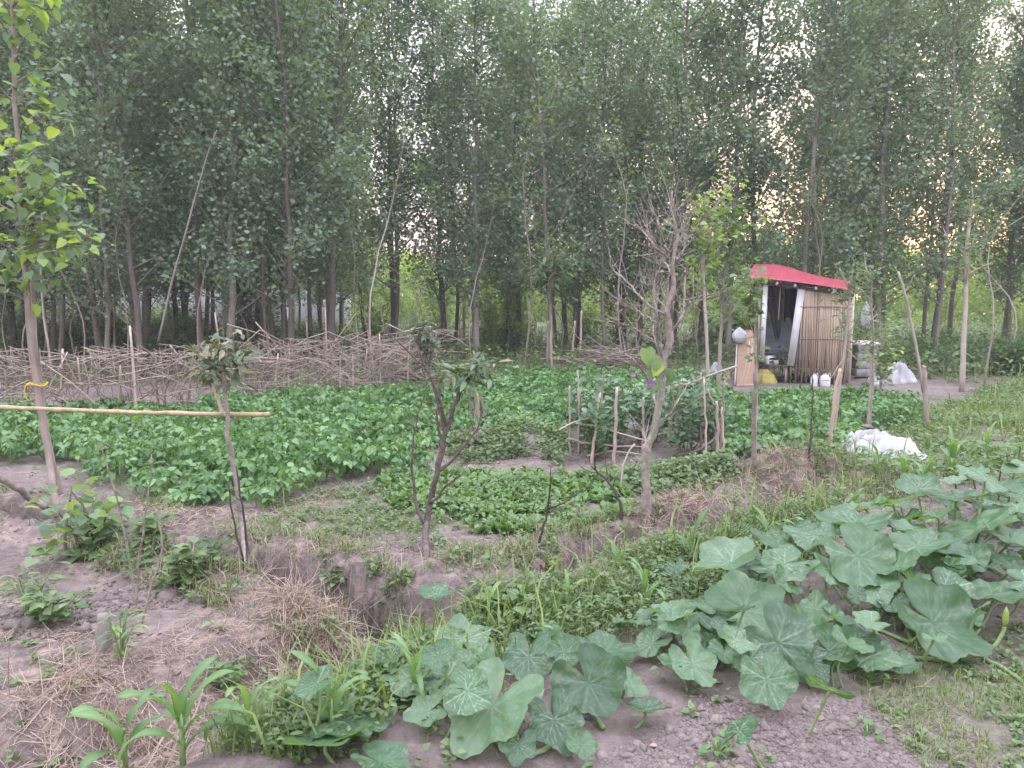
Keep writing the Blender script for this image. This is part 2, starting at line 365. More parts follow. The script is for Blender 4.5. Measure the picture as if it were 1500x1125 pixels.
M_WHITE = surf('white_plastic', [(.3, (.42, .42, .42)), (.7, (.58, .58, .59))], 7, .5, .15, 30)
M_SACK = surf('grey_white_sacking', [(.25, (.22, .215, .215)), (.7, (.42, .415, .42))], 5, .7, .4, 60)
M_PAINT = surf('white_painted_board', [(.25, (.46, .455, .45)), (.6, (.60, .60, .60))], 4, .55, .1, 20)
M_RED = surf('red_roof_sheet', [(.3, (.17, .022, .036)), (.5, (.27, .03, .048)), (.7, (.36, .055, .07))], 5, .6, .1, 30, spec=.5)
M_BLACK = surf('black_cloth', [(.3, (.012, .012, .014)), (.7, (.035, .033, .035))], 12, .9, .4, 50)
M_TARP = surf('grey_tarpaulin', [(.3, (.22, .25, .29)), (.55, (.33, .36, .39)), (.7, (.30, .27, .22))], 3, .6, .3, 12, stretch=(.3, .3, 3))
M_CARD = surf('brown_board', [(.3, (.29, .19, .13)), (.7, (.39, .27, .19))], 4, .85, .15, 30)
M_GREY = surf('grey_block', [(.3, (.24, .235, .23)), (.7, (.36, .355, .35))], 10, .9, .4, 60)
M_YELLOW = surf('yellow_sack', [(.3, (.24, .20, .05)), (.7, (.36, .31, .09))], 12, .7, .4, 40)
M_DARKWOOD = surf('dark_wood', [(.3, (.05, .04, .032)), (.7, (.12, .095, .075))], 6, .9, .3, 40)
M_WALL = surf('pale_wall', [(.25, (.46, .46, .47)), (.7, (.62, .62, .63))], .8, .9, .1, 30)
M_ROOFD = surf('dark_roof', [(.3, (.06, .06, .065)), (.7, (.12, .12, .125))], 3, .8, .1, 30)
M_PURPLE = surf('purple_petals', [(.3, (.20, .04, .22)), (.7, (.34, .08, .36))], 12, .6, 0)
M_PINK = surf('pink_petals', [(.3, (.28, .10, .24)), (.7, (.38, .18, .32))], 12, .6, 0)
M_STRING = surf('yellow_string', [(.3, (.42, .29, .025)), (.7, (.55, .40, .04))], 12, .6, 0)

def soil_mat():
    m, t = new_mat('garden_soil')
    out = N_(t, 'ShaderNodeOutputMaterial'); b = N_(t, 'ShaderNodeBsdfPrincipled')
    n1 = noise(t, .9, 6); n2 = noise(t, 9, 8, rough=.7); n3 = noise(t, 60, 6, rough=.7)
    f = mth(t, 'ADD', mth(t, 'MULTIPLY', n1, .35), mth(t, 'ADD', mth(t, 'MULTIPLY', n2, .4), mth(t, 'MULTIPLY', n3, .25)))
    c = ramp(t, f, [(.34, (.060, .046, .040)), (.46, (.125, .101, .089)), (.55, (.185, .152, .135)), (.66, (.28, .235, .21))])
    # dry litter and moss with shapes of their own
    c = mixc(t, mth(t, 'MULTIPLY', attr(t, 'aux'), mth(t, 'MULTIPLY', n2, 1.1)), c, (.115, .15, .06))
    st = N_(t, 'ShaderNodeMapRange'); st.inputs['From Min'].default_value = .5; st.inputs['From Max'].default_value = .62
    t.links.new(n2, st.inputs['Value'])
    c = mixc(t, mth(t, 'MULTIPLY', mth(t, 'MULTIPLY', attr(t, 'rnd'), st.outputs[0]), .6), c, (.32, .235, .175))
    c = mixc(t, attr(t, 'shade_damp'), c, (.035, .027, .022))  # dark tint for the trench: painted shade and wet mud in one
    t.links.new(c, b.inputs['Base Color']); b.inputs['Roughness'].default_value = .95; b.inputs['Specular IOR Level'].default_value = .15
    bp = N_(t, 'ShaderNodeBump'); bp.inputs['Strength'].default_value = .8; bp.inputs['Distance'].default_value = .02
    t.links.new(mth(t, 'ADD', mth(t, 'MULTIPLY', n3, .5), n2), bp.inputs['Height']); t.links.new(bp.outputs[0], b.inputs['Normal'])
    t.links.new(b.outputs[0], out.inputs[0]); return m
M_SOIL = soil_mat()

# ---------------------------------------------------------------- zones of the garden, given by where they lie in the photo
Z_BEANL = poly(((-260, 650), (0, 688), (90, 690), (160, 722), (250, 752), (340, 745), (400, 740), (470, 715), (545, 695), (610, 690), (640, 660),
                (655, 640), (700, 628), (830, 640), (850, 615), (985, 615), (1050, 605), (1060, 572), (990, 562), (900, 556), (745, 556), (700, 572), (640, 584), (560, 584), (430, 590), (300, 603), (150, 615), (-260, 628)))
Z_BEANR = poly(((1062, 600), (1180, 590), (1250, 592), (1330, 602), (1330, 625), (1265, 650), (1200, 676), (1110, 682), (1065, 684)))
Z_GREEN = poly(((540, 708), (620, 698), (700, 690), (830, 690), (910, 708), (915, 765), (875, 788), (780, 780), (700, 772), (620, 750)))
Z_WEEDM = poly(((360, 760), (480, 720), (560, 705), (640, 755), (720, 775), (560, 790), (430, 800)))
Z_GRASSF = poly(((330, 1060), (450, 985), (560, 940), (700, 915), (860, 860), (960, 820), (1060, 800), (1160, 760), (1230, 740), (1250, 790), (1120, 840), (1000, 900), (900, 960), (700, 1010), (560, 1090), (420, 1150)))
Z_RIGHT = poly(((1130, 700), (1230, 660), (1340, 605), (1500, 560), (1620, 575), (1620, 690), (1500, 690), (1330, 740), (1230, 740)))
Z_BANKDRY = poly(((-200, 860), (60, 900), (200, 950), (330, 890), (380, 870), (470, 900), (560, 950), (430, 985), (330, 1020), (200, 1065), (-200, 1120)))
Z_CORNER = poly(((1240, 1000), (1400, 940), (1600, 920), (1650, 1130), (1350, 1120)))

# ---------------------------------------------------------------- ground: one sheet to the horizon
def axis_fine(lo, hi, step, far, grow):
    a = list(np.arange(lo, hi, step)); s = step
    while a[-1] < far: s *= grow; a.append(a[-1] + s)
    b = []; s = step; q = lo
    while q > -far: s *= grow; q -= s; b.append(q)
    return np.array(b[::-1] + a)
gx = axis_fine(-4.2, 4.2, .021, 140, 1.09); gy = axis_fine(1.7, 7.8, .021, 190, 1.03)
gy = gy[gy > -60]
X, Yg = np.meshgrid(gx, gy); Zg = H(X, Yg)
farm = smooth((np.hypot(X, Yg) - 45) / 60); Zg = Zg * (1 - farm)
nr, nc = X.shape
ii, jj = np.meshgrid(np.arange(nr - 1), np.arange(nc - 1), indexing='ij')
qd = np.stack([ii * nc + jj, ii * nc + jj + 1, (ii + 1) * nc + jj + 1, (ii + 1) * nc + jj], -1).reshape(-1, 4)
xw, yw = X + .4 * (fbm(X * 2, Yg * 2, 3, 61) - .5), Yg + .4 * (fbm(X * 2, Yg * 2, 3, 67) - .5)
green = np.zeros(X.shape); dry = np.zeros(X.shape)
for z in (Z_WEEDM, Z_GRASSF, Z_RIGHT, Z_CORNER): green[inpoly(xw, yw, z)] = .45
for z in (Z_BEANL, Z_BEANR, Z_GREEN): green[inpoly(xw, yw, z)] = .3
green[Yg > 15.5] = .6
dry[inpoly(xw, yw, Z_BANKDRY)] = 1
dd, tt_ = seg_dist(xw, yw, DITCH); dry = np.maximum(dry, smooth((.75 - dd) / .3) * .8)
g = MB(); g.add(np.stack([X, Yg, Zg], -1).reshape(-1, 3), qd, None, dry.ravel(), green.ravel())
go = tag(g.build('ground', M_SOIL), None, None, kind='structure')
at_ = go.data.attributes.new('shade_damp', 'FLOAT', 'POINT'); at_.data.foreach_set('value', (smooth((-.12 - Zg + .05 * (fbm(X * 5, Yg * 5, 3, 47) - .5)) / .12) * (dd < .6)).astype(np.float32).ravel())   # ditch shade painted into the soil colour by depth, together with wet mud

# ---------------------------------------------------------------- poplar plantation
def poplar_mesh(seed, height, dens, cb):
    global rng
    keep = rng; rng = np.random.default_rng(seed)
    tm, lm = MB(), MB()
    k = 16; z = np.linspace(0, height, k); sway = np.cumsum(rng.normal(0, .035, (k, 2)), 0); sway[0] = 0
    pts = np.column_stack([sway, z - .15 * (z == 0)])
    r0 = rng.uniform(.045, .09)
    tube(tm, pts, r0 * (1 - z / height * .88), 8, rng.random())
    ctr = []
    nl = int(50 * dens)
    for i in range(nl):
        zz = cb + (height - .4 - cb) * (i + rng.random()) / nl
        base = np.array([np.interp(zz, z, pts[:, 0]), np.interp(zz, z, pts[:, 1]), zz])
        a = rng.uniform(0, 2 * np.pi); el = R(rng.uniform(22, 60)); t = (zz - cb) / (height - cb)
        L = (2.3 - 1.4 * t) * rng.uniform(.6, 1.15) * (.8 + .2 * min(1, t * 5))
        d = np.array([math.cos(a) * math.cos(el), math.sin(a) * math.cos(el), math.sin(el)])
        q = np.array([base + d * L * s + np.array([0, 0, .25 * L * s * s]) for s in np.linspace(0, 1, 5)])
        tube(tm, q, np.linspace(.022, .005, 5), 4, .5, False)
        for j in range(4):
            s = rng.uniform(.3, 1); b2 = base + d * L * s + np.array([0, 0, .25 * L * s * s])
            d2 = unit(d + rng.normal(0, .6, 3)); L2 = rng.uniform(.25, .6)
            tube(tm, np.array([b2, b2 + d2 * L2]), (.007, .003), 3, .5, False)
            for s2 in (.35, .7, 1): ctr.append(b2 + d2 * L2 * s2)
        if i % 2: ctr.append(pts[min(k - 1, int(zz / height * (k - 1)))] * np.array([1, 1, 0]) + np.array([0, 0, zz]) + rng.normal(0, .22, 3))
        for s in (.2, .45, .75, 1): ctr.append(base + d * L * s + np.array([0, 0, .25 * L * s * s]))
    ctr = np.array(ctr); n = 11
    pos = np.repeat(ctr, n, 0) + rng.normal(0, .16, (len(ctr) * n, 3))
    N = len(pos); ax = rdir(N, -.9, .5); nr_ = rdir(N, -.2, 1)
    rr = np.clip(np.repeat(rng.random(len(ctr)), n) * .5 + rng.random(N) * .5, 0, 1)
    leaves(lm, T_DIAM, pos, ax, nr_, rng.uniform(.075, .125, N), rr)
    rng = keep
    return tm.mesh('trunk', M_BARK), lm.mesh('crown', M_POP)
POPS = [poplar_mesh(100 + i, h, d, cb) for i, (h, d, cb) in enumerate(((11.5, 1.05, 1.5), (12.5, 1.1, 1.9), (10.5, .95, 1.2), (13, 1.05, 2.1), (11, .85, 1.6), (12, 1.1, 1.1), (9, .95, 1.0)))]
POPLAB = 'slender poplar in the dense plantation behind the garden, leafy above a bare trunk'
def poplar(x, y, k=None, sc=1.0, label=None, group='plantation poplars'):
    k = random.randrange(len(POPS)) if k is None else k
    o = thing('poplar_tree', label or POPLAB, 'tree', (x, y, Hz(x, y)), group)
    o.rotation_euler = (random.gauss(0, .02), random.gauss(0, .02), random.uniform(0, 6.28)); o.scale = (sc, sc, sc * random.uniform(.92, 1.08))
    link('trunk', POPS[k][0], o); link('crown', POPS[k][1], o)
    return o
nt_ = 0
row = 0; y = 15.2
while y < 44:
    step = 1.5 + .03 * (y - 15); hw = (y * .70 + 3)
    x = -hw + random.uniform(0, step)
    while x < hw:
        px_, py_ = x + random.gauss(0, .28), y + random.gauss(0, .3)
        front = 15.0 if px_ < -3.2 else (18.6 if px_ < 3 else (18.4 if px_ < 8 else 17.6))
        gap = (-2.9 < px_ / py_ * 20 < -1.7 and random.random() < .6) or py_ > (38 if px_ / py_ < -.2 else (29.5 if px_ / py_ < .1 else 27.5))
        if py_ > front and not gap and random.random() < .93:
            poplar(px_, py_, sc=random.uniform(.85, 1.12)); nt_ += 1
        x += step
    y += 1.9 + .05 * (y - 15)
print('poplars', nt_)


# ---------------------------------------------------------------- ground cover, crops, litter (uncountable)
def grass(mb, xy, h, wd, lean=.5):
    n = len(xy); x, y = xy[:, 0], xy[:, 1]; z = H(x, y) - .01; a = rng.uniform(0, 2 * np.pi, n); hh = h * rng.uniform(.45, 1.15, n)
    b = rng.uniform(.1, 1, n) * lean * hh; dx, dy = np.cos(a) * b, np.sin(a) * b
    px_, py_ = -np.sin(a + rng.normal(0, .8, n)), np.cos(a); ww = wd * rng.uniform(.6, 1.3, n)
    B = np.stack([x, y, z], 1); W = np.stack([px_ * ww, py_ * ww, 0 * ww], 1)
    Mi = B + np.stack([dx * .3, dy * .3, hh * .6], 1); T = B + np.stack([dx, dy, hh * rng.uniform(.7, 1, n)], 1)
    v = np.stack([B - W, B + W, Mi - W * .75, Mi + W * .75, T], 1).reshape(-1, 3)
    k = (np.arange(n) * 5)[:, None]
    mb.add(v, k + np.array([[0, 1, 3, 2]]), k + np.array([[2, 3, 4]]), np.repeat(rng.random(n), 5))
def straw(mb, xy, L, wd, rise=.25, up=.008):
    n = len(xy); a = rng.uniform(0, 2 * np.pi, n); l = L * rng.uniform(.3, 1.2, n)
    d = np.stack([np.cos(a), np.sin(a), rng.normal(0, rise, n)], 1); x, y = xy[:, 0], xy[:, 1]
    A = np.stack([x, y, H(x, y) + up + rng.random(n) * .012], 1); C = A + d * l[:, None]
    C[:, 2] = np.maximum(C[:, 2], H(C[:, 0], C[:, 1]) + .003)
    Mi = (A + C) / 2 + rng.normal(0, .10, (n, 3)) * l[:, None]; Mi[:, 2] = np.maximum(Mi[:, 2], H(Mi[:, 0], Mi[:, 1]) + .006)
    W = np.stack([-np.sin(a), np.cos(a), .6 * rng.normal(0, 1, n)], 1) * wd
    v = np.stack([A - W, A + W, Mi - W, Mi + W, C - W * .5, C + W * .5], 1).reshape(-1, 3); k = (np.arange(n) * 6)[:, None]
    mb.add(v, np.concatenate([k + np.array([[0, 1, 3, 2]]), k + np.array([[2, 3, 5, 4]])]), None, np.repeat(rng.random(n), 6))
def weeds(mb, xy, sz, hmax=.08, nl=6, tmpl=T_OVAL):
    n = len(xy); c = np.repeat(np.column_stack([xy, H(xy[:, 0], xy[:, 1])]), nl, 0); m = n * nl
    a = rng.uniform(0, 2 * np.pi, m); el = rng.uniform(.05, 1.0, m)
    ax = np.stack([np.cos(a) * np.cos(el), np.sin(a) * np.cos(el), np.sin(el)], 1)
    c = c + ax * rng.uniform(0, .5, m)[:, None] * sz; c[:, 2] += rng.random(m) ** 1.5 * hmax
    ax[:, 2] -= .3
    leaves(mb, tmpl, c, ax, np.stack([rng.normal(0, .35, m), rng.normal(0, .35, m), np.ones(m)], 1), sz * rng.uniform(.5, 1.2, m), np.clip(np.repeat(rng.random(n), nl) * .6 + rng.random(m) * .4, 0, 1))
def patchy(sc, lo, s):
    return lambda x, y: smooth((fbm(x * sc, y * sc, 3, s) - lo) / .18)
def stuff(mb, name, mat): return tag(mb.build(name, mat), None, None, kind='stuff')

gm, wm, sm, lm_ = MB(), MB(), MB(), MB()
def offditch(x, y): return (seg_dist(x, y, DITCH)[0] > .42)
# foreground strip, right verge, middle plot
grass(gm, sample(Z_GRASSF, 6500, patchy(2.1, .30, 5)), .12, .0028, 1.1); grass(gm, sample(Z_GRASSF, 620, patchy(1.2, .42, 131)), .30, .0055, 1.1); grass(gm, sample(Z_RIGHT, 700, patchy(1.2, .42, 132)), .34, .007, 1.0); grass(gm, sample(Z_RIGHT, 9000, patchy(1.3, .30, 6)), .13, .005, .8)
grass(gm, sample(Z_CORNER, 3000, patchy(3.2, .38, 7)), .06, .0025, 1.0); grass(gm, sample(Z_WEEDM, 3000, patchy(2, .38, 8)), .05, .0025, .9)
weeds(wm, sample(Z_GRASSF, 800, patchy(2.3, .34, 9)), .045, .14, 6, T_LANCE); weeds(wm, sample(Z_GRASSF, 750, patchy(2.7, .34, 109)), .035, .09); weeds(wm, sample(Z_GRASSF, 500, patchy(3, .4, 119)), .03, .12, 8, T_DIAM); weeds(wm, sample(Z_RIGHT, 2600, patchy(1.3, .34, 10)), .05, .12)
weeds(wm, sample(Z_WEEDM, 650, patchy(2.6, .36, 11)), .028, .04); weeds(wm, sample(Z_CORNER, 300, patchy(3.4, .36, 12)), .026, .03)
Z_ALL = poly(((-260, 1125), (-260, 700), (0, 690), (300, 690), (560, 600), (900, 560), (1340, 580), (1640, 600), (1700, 1125), (1300, 1160), (200, 1160)))
weeds(wm, sample(Z_ALL, 1500, patchy(2.6, .53, 13)), .035, .04); grass(gm, sample(Z_ALL, 2200, patchy(2.4, .54, 14)), .09, .003)
Z_PUMPB = poly(((430, 1125), (600, 1010), (760, 960), (950, 900), (1050, 840), (1250, 760), (1400, 680), (1600, 640), (1700, 900), (1340, 980), (1000, 1060), (900, 1150)))
weeds(wm, sample(Z_PUMPB, 700, patchy(2, .40, 16)), .04, .07); grass(gm, sample(Z_PUMPB, 900, patchy(2, .45, 17)), .12, .003)
# banks of the ditch: hanging grass, some of it dead
t_ = rng.random(9500); P = np.array(DITCH)[:, :2]; k_ = t_ * (len(P) - 1); i_ = np.minimum(k_.astype(int), len(P) - 2); f_ = k_ - i_
c_ = P[i_] * (1 - f_)[:, None] + P[i_ + 1] * f_[:, None]; nrm_ = P[i_ + 1] - P[i_]; nrm_ = np.stack([-nrm_[:, 1], nrm_[:, 0]], 1) / np.linalg.norm(nrm_, axis=1)[:, None]
side = np.where(rng.random(len(t_)) < .6, -1, 1)[:, None] * rng.uniform(.12, .55, len(t_))[:, None]
bank = c_ + nrm_ * side; keep_ = rng.random(len(bank)) < smooth((fbm(bank[:, 0] * 1.8, bank[:, 1] * 1.8, 3, 31) - .36) / .2)
bank = bank[keep_]; half = rng.random(len(bank)) < .55
grass(gm, bank[half], .15, .003, .9); grass(sm, bank[~half], .17, .0025, 1.2)
weeds(wm, bank[rng.random(len(bank)) < .13], .05, .06, 6, T_LANCE); weeds(wm, bank[rng.random(len(bank)) < .1], .04, .08)
# dry straw on the banks and paths
straw(sm, sample(Z_BANKDRY, 5200, patchy(2.3, .42, 18)), .10, .0011); straw(sm, bank[rng.random(len(bank)) < .5], .13, .0013, .5)
straw(sm, sample(poly(((380, 950), (440, 900), (560, 940), (620, 990), (520, 1000), (430, 990))), 2200), .16, .0014, .5)
straw(sm, sample(poly(((1020, 720), (1130, 690), (1230, 690), (1220, 730), (1120, 790), (1040, 800), (960, 780))), 2600, patchy(2, .35, 19)), .15, .0018, .5)
straw(sm, sample(Z_ALL, 8000, patchy(1.5, .42, 20)), .11, .0012); straw(sm, sample(poly(((0, 1060), (200, 1050), (330, 1010), (300, 1100), (0, 1125))), 900), .16, .0015, .8)
straw(sm, sample(poly(((200, 740), (330, 750), (420, 735), (560, 705), (560, 725), (380, 760), (330, 800), (220, 790))), 1500), .13, .0016)
straw(sm, sample(poly(((900, 770), (960, 750), (1030, 770), (1020, 800), (920, 800))), 900), .14, .0016)
# forest floor and field edge
Z_EDGE = np.array([(-18, 12.6), (-2.5, 14.6), (2, 14.8), (9, 14.6), (14, 13), (26, 16), (30, 40), (-30, 40), (-22, 14)])
grass(gm, sample(Z_EDGE, 16000, patchy(.5, .28, 22)), .42, .014); weeds(wm, sample(Z_EDGE, 9000, patchy(.5, .28, 23)), .12, .55, 8, T_DIAM)
weeds(wm, sample(poly(((430, 598), (560, 585), (690, 580), (720, 560), (700, 530), (480, 545), (380, 580), (300, 612))), 1500), .07, .18)
grass(gm, sample(poly(((300, 612), (430, 598), (560, 585), (560, 572), (430, 575), (280, 600))), 2600), .22, .007)
weeds(wm, sample(poly(((640, 690), (660, 640), (740, 632), (830, 645), (830, 680), (740, 690))), 650, patchy(1.5, .5, 24)), .05, .14)
weeds(wm, sample(poly(((840, 700), (1060, 690), (1080, 640), (1060, 720), (960, 740), (880, 720))), 900), .045, .12)
Z_OUT = np.array([(3.2, 2.2), (9, 3), (15, 8), (17, 15), (10, 15), (6.5, 9.5), (4.2, 5)]); grass(gm, sample(Z_OUT, 9000, patchy(.9, .34, 141)), .14, .006, .9); weeds(wm, sample(Z_OUT, 2200, patchy(.9, .38, 142)), .05, .12)
grass(gm, sample(Z_BEANL, 1500, patchy(1.6, .5, 151)), .34, .004, .7); weeds(wm, sample(Z_GREEN, 420, patchy(2, .42, 152)), .04, .12)
stuff(gm, 'grass', M_GRASS); stuff(wm, 'weeds', M_WEED); stuff(sm, 'dry_straw', M_STRAW)
# soil clods
ico = [(0, 0, 1)] + [(.894 * math.cos(a), .894 * math.sin(a), .447) for a in np.arange(5) * 1.2566] + [(.894 * math.cos(a), .894 * math.sin(a), -.447) for a in np.arange(5) * 1.2566 + .628] + [(0, 0, -1)]
icf = [(0, 1 + i, 1 + (i + 1) % 5) for i in range(5)] + [(1 + i, 6 + i, 1 + (i + 1) % 5) for i in range(5)] + [(6 + i, 6 + (i + 1) % 5, 1 + (i + 1) % 5) for i in range(5)] + [(11, 6 + (i + 1) % 5, 6 + i) for i in range(5)]
import bmesh as _bm
_b = _bm.new(); _bm.ops.create_icosphere(_b, subdivisions=2, radius=1); _b.verts.ensure_lookup_table(); ico = [tuple(v.co) for v in _b.verts]; icf = [tuple(v.index for v in f.verts) for f in _b.faces]; _b.free(); NI = len(ico)
def lumps(mb, xy, r, sink=.42):
    n = len(xy); rr = r * np.exp(rng.normal(-.75, .6, n)); v = np.array(ico)[None] * (1 + rng.normal(0, .13, (n, NI, 1)) + .22 * np.sin(np.einsum('kc,ncd->nkd', np.array(ico), rng.normal(0, 2.2, (n, 3, 1))) + rng.uniform(0, 6, (n, 1, 1)))) * rr[:, None, None] * rng.uniform(.7, 1.2, (n, 1, 3)) * np.array([1, 1, .7])
    a = rng.uniform(0, 6.28, n); c, s_ = np.cos(a)[:, None], np.sin(a)[:, None]
    v = np.stack([v[..., 0] * c - v[..., 1] * s_, v[..., 0] * s_ + v[..., 1] * c, v[..., 2]], -1)
    v += np.column_stack([xy, H(xy[:, 0], xy[:, 1]) + rr * (.5 - sink)])[:, None, :]
    mb.add(v.reshape(-1, 3), None, (np.array(icf)[None] + (np.arange(n) * NI)[:, None, None]).reshape(-1, 3), np.repeat(rng.random(n), NI))
cm = MB()
lumps(cm, sample(Z_ALL, 5200, lambda x, y: patchy(1.3, .44, 27)(x, y) * offditch(x, y)), .014, .55)
lumps(cm, sample(poly(((880, 1125), (980, 1050), (1130, 1080), (1330, 1000), (1420, 1060), (1400, 1160))), 7000), .0095, .6)
lumps(cm, sample(poly(((-50, 950), (0, 860), (120, 880), (330, 850), (340, 880), (200, 900), (60, 960))), 2400), .017, .55)
lumps(cm, sample(poly(((360, 800), (560, 780), (760, 790), (830, 830), (700, 850), (520, 870), (420, 850))), 2200, offditch), .012, .55)
tag(cm.build('soil_clods', M_CLOD, None, False), None, None, kind='stuff')
lt = MB(); p_ = sample(Z_ALL, 2600, patchy(1.2, .44, 29)); n_ = len(p_)
leaves(lt, T_OVAL, np.column_stack([p_, H(p_[:, 0], p_[:, 1]) + .008]), np.column_stack([rdir(n_)[:, :2], rng.normal(0, .15, n_)]), np.column_stack([rng.normal(0, .4, (n_, 2)), np.ones(n_)]), rng.uniform(.015, .045, n_))
stuff(lt, 'leaf_litter', M_LITTER)

def bean_crop(name, zone, space, hgt, nlf, size, mat):
    lo, hi = zone.min(0), zone.max(0); gx_, gy_ = np.meshgrid(np.arange(lo[0], hi[0], space), np.arange(lo[1], hi[1], space))
    x = (gx_ + rng.normal(0, space * .28, gx_.shape)).ravel(); y = (gy_ + rng.normal(0, space * .28, gx_.shape)).ravel()
    m = inpoly(x + .9 * (fbm(x * 1.5, y * 1.5, 3, 81) - .5), y + .9 * (fbm(x * 1.5, y * 1.5, 3, 83) - .5), zone); x, y = x[m], y[m]; n = len(x); hh = hgt * (.45 + 1.1 * fbm(x * 1.3, y * 1.3, 3, 77)) * rng.uniform(.65, 1.2, n)
    N = n * nlf; P_ = np.repeat(np.column_stack([x, y, H(x, y)]), nlf, 0); hN = np.repeat(hh, nlf)
    a = rng.uniform(0, 2 * np.pi, N); rr = rng.uniform(.02, space * .8, N); t = rng.uniform(.25, 1, N) ** .7
    c = P_ + np.stack([np.cos(a) * rr, np.sin(a) * rr, hN * t], 1)
    tone = np.clip(np.repeat(rng.random(n), nlf) * .4 + rng.random(N) * .6, 0, 1)
    mb = MB()
    for da, sc in ((-1.25, .9), (0, 1), (1.25, .9)):          # three leaflets to a leaf
        b = a + da; el = rng.normal(-.6, .42, N)
        ax = np.stack([np.cos(b) * np.cos(el), np.sin(b) * np.cos(el), np.sin(el)], 1)
        nn = np.stack([np.cos(a) * .5 + rng.normal(0, .5, N), np.sin(a) * .5 + rng.normal(0, .5, N), np.ones(N)], 1)
        leaves(mb, T_HEART, c + ax * .012, ax, nn, size * sc * rng.uniform(.65, 1.2, N), np.clip(tone + rng.normal(0, .12, N), 0, 1))
    st = MB(); T_ = c + np.array([0, 0, .0]); B_ = P_; W_ = np.column_stack([np.full(N, .0022), np.zeros((N, 2))])
    mb.add(np.stack([B_ - W_, B_ + W_, T_ + W_, T_ - W_], 1).reshape(-1, 3), (np.arange(N) * 4)[:, None] + np.arange(4), None, .8)
    return stuff(mb, name, mat)
bean_crop('bean_crop', Z_BEANL, .21, .29, 19, .064, M_BEAN)
bean_crop('bean_crop', Z_BEANR, .21, .29, 19, .064, M_BEAN)
def salad(name, zone):
    x = sample(zone, 1200, lambda a, b: .08 + .92 * smooth((fbm(a * 1.6, b * 1.6, 3, 90) - .36) / .14)); n, nl = len(x), 9; N = n * nl; mb = MB()
    P_ = np.repeat(np.column_stack([x, H(x[:, 0], x[:, 1])]), nl, 0); a = rng.uniform(0, 6.28, N); el = rng.uniform(.5, 1.25, N)
    ax = np.stack([np.cos(a) * np.cos(el), np.sin(a) * np.cos(el), np.sin(el)], 1); L = rng.uniform(.03, .065, N)
    base = P_ + ax * (L * .7)[:, None]; hx = np.stack([-np.cos(a), -np.sin(a), np.full(N, .9)], 1) + rng.normal(0, .25, (N, 3))
    leaves(mb, T_OVAL, base, ax * np.array([1, 1, .75]), hx, L * 1.1, np.clip(np.repeat(rng.random(n), nl) * .5 + rng.random(N) * .5, 0, 1))
    W_ = np.column_stack([-np.sin(a), np.cos(a), np.zeros(N)]) * .004
    mb.add(np.stack([P_ - W_, P_ + W_, base + W_, base - W_], 1).reshape(-1, 3), (np.arange(N) * 4)[:, None] + np.arange(4), None, .95)
    return stuff(mb, name, mat=M_GREEN)
salad('leafy_greens', Z_GREEN)

# far wood that closes the view behind the plantation
dm = MB(); n_ = 90000; a_ = rng.uniform(-.85, .85, n_); r_ = rng.uniform(47, 58, n_); z_ = rng.random(n_) * (3.0 + 3.4 * fbm(a_ * 14, a_ * 0 + 3, 3, 55))
leaves(dm, T_DIAM, np.column_stack([np.sin(a_) * r_, np.cos(a_) * r_, z_ - .2]), rdir(n_), rdir(n_, -.2, 1), rng.uniform(.22, .42, n_), np.clip(.3 + .7 * fbm(a_ * 30, z_, 3, 5) + rng.normal(0, .1, n_), 0, 1))
stuff(dm, 'distant_wood', M_SHRUBY)

# ---------------------------------------------------------------- generic plants
def px_line(pts, Y, dY=None):
    return np.array([Q(u, v, Y + (0 if dY is None else dY[i])) for i, (u, v) in enumerate(pts)])
def twigs(mb, line, n, L, r=.0035, up=.4, tips=None, lo=.25):
    line = np.asarray(line); m = len(line)
    for _ in range(n):
        t = rng.uniform(lo, 1) * (m - 1); i = min(int(t), m - 2); b = line[i] + (line[i + 1] - line[i]) * (t - i)
        d = unit(unit(line[i + 1] - line[i]) * .5 + rng.normal(0, .55, 3) + np.array([0, 0, up])); l = L * rng.uniform(.35, 1.15)
        e = bend([b, b + d * l * .5 + rng.normal(0, .04, 3) * l, b + d * l + np.array([0, 0, .12 * l])], 6)
        tube(mb, e, np.linspace(r, r * .35, len(e)), 4, rng.random(), False)
        if tips is not None: tips.append(e[-1]); tips.append(e[len(e) // 2])
def tuft(mb, c, n, size, tmpl, spread=.05, droop=.3, zlo=-.3):
    c = np.asarray(c); ax = rdir(n, zlo, .8); ax[:, 2] -= droop * .5
    leaves(mb, tmpl, c + ax * spread * rng.random((n, 1)) + rng.normal(0, spread * .5, (n, 3)), ax, np.column_stack([rng.normal(0, .4, (n, 2)), np.ones(n)]), size * rng.uniform(.6, 1.15, n))
def sapling(label, base, pts, Y0, w0, w1, leafn, leafsz, spread, tmpl=T_OVAL, lmat=M_SHRUB, bark=M_BARKP, lo=.3, tw=12, twl=.3, group=None, name='sapling', cat='sapling', droop=.3, up=.4):
    """pts: pixel line from the base up at distance Y0."""
    root = thing(name, label, cat, base, group); tm, lm2 = MB(), MB()
    L = px_line(pts, Y0); L[0] = np.asarray(base) - np.array([0, 0, .04]); L = bend(L, 14, .004)
    tube(tm, L, np.linspace(pxr(w0, Y0), pxr(w1, Y0), len(L)), 7, rng.random(), True, .2)
    tips = []; twigs(tm, L, tw, twl, pxr(w1, Y0) * .8, up, tips, lo); part(tm, 'trunk', bark, root)
    if leafn:
        tp = np.array(tips + [L[-1]]); per = max(1, leafn // len(tp))
        for c in tp: tuft(lm2, c, per, leafsz, tmpl, spread, droop)
        part(lm2, 'foliage', lmat, root)
    return root
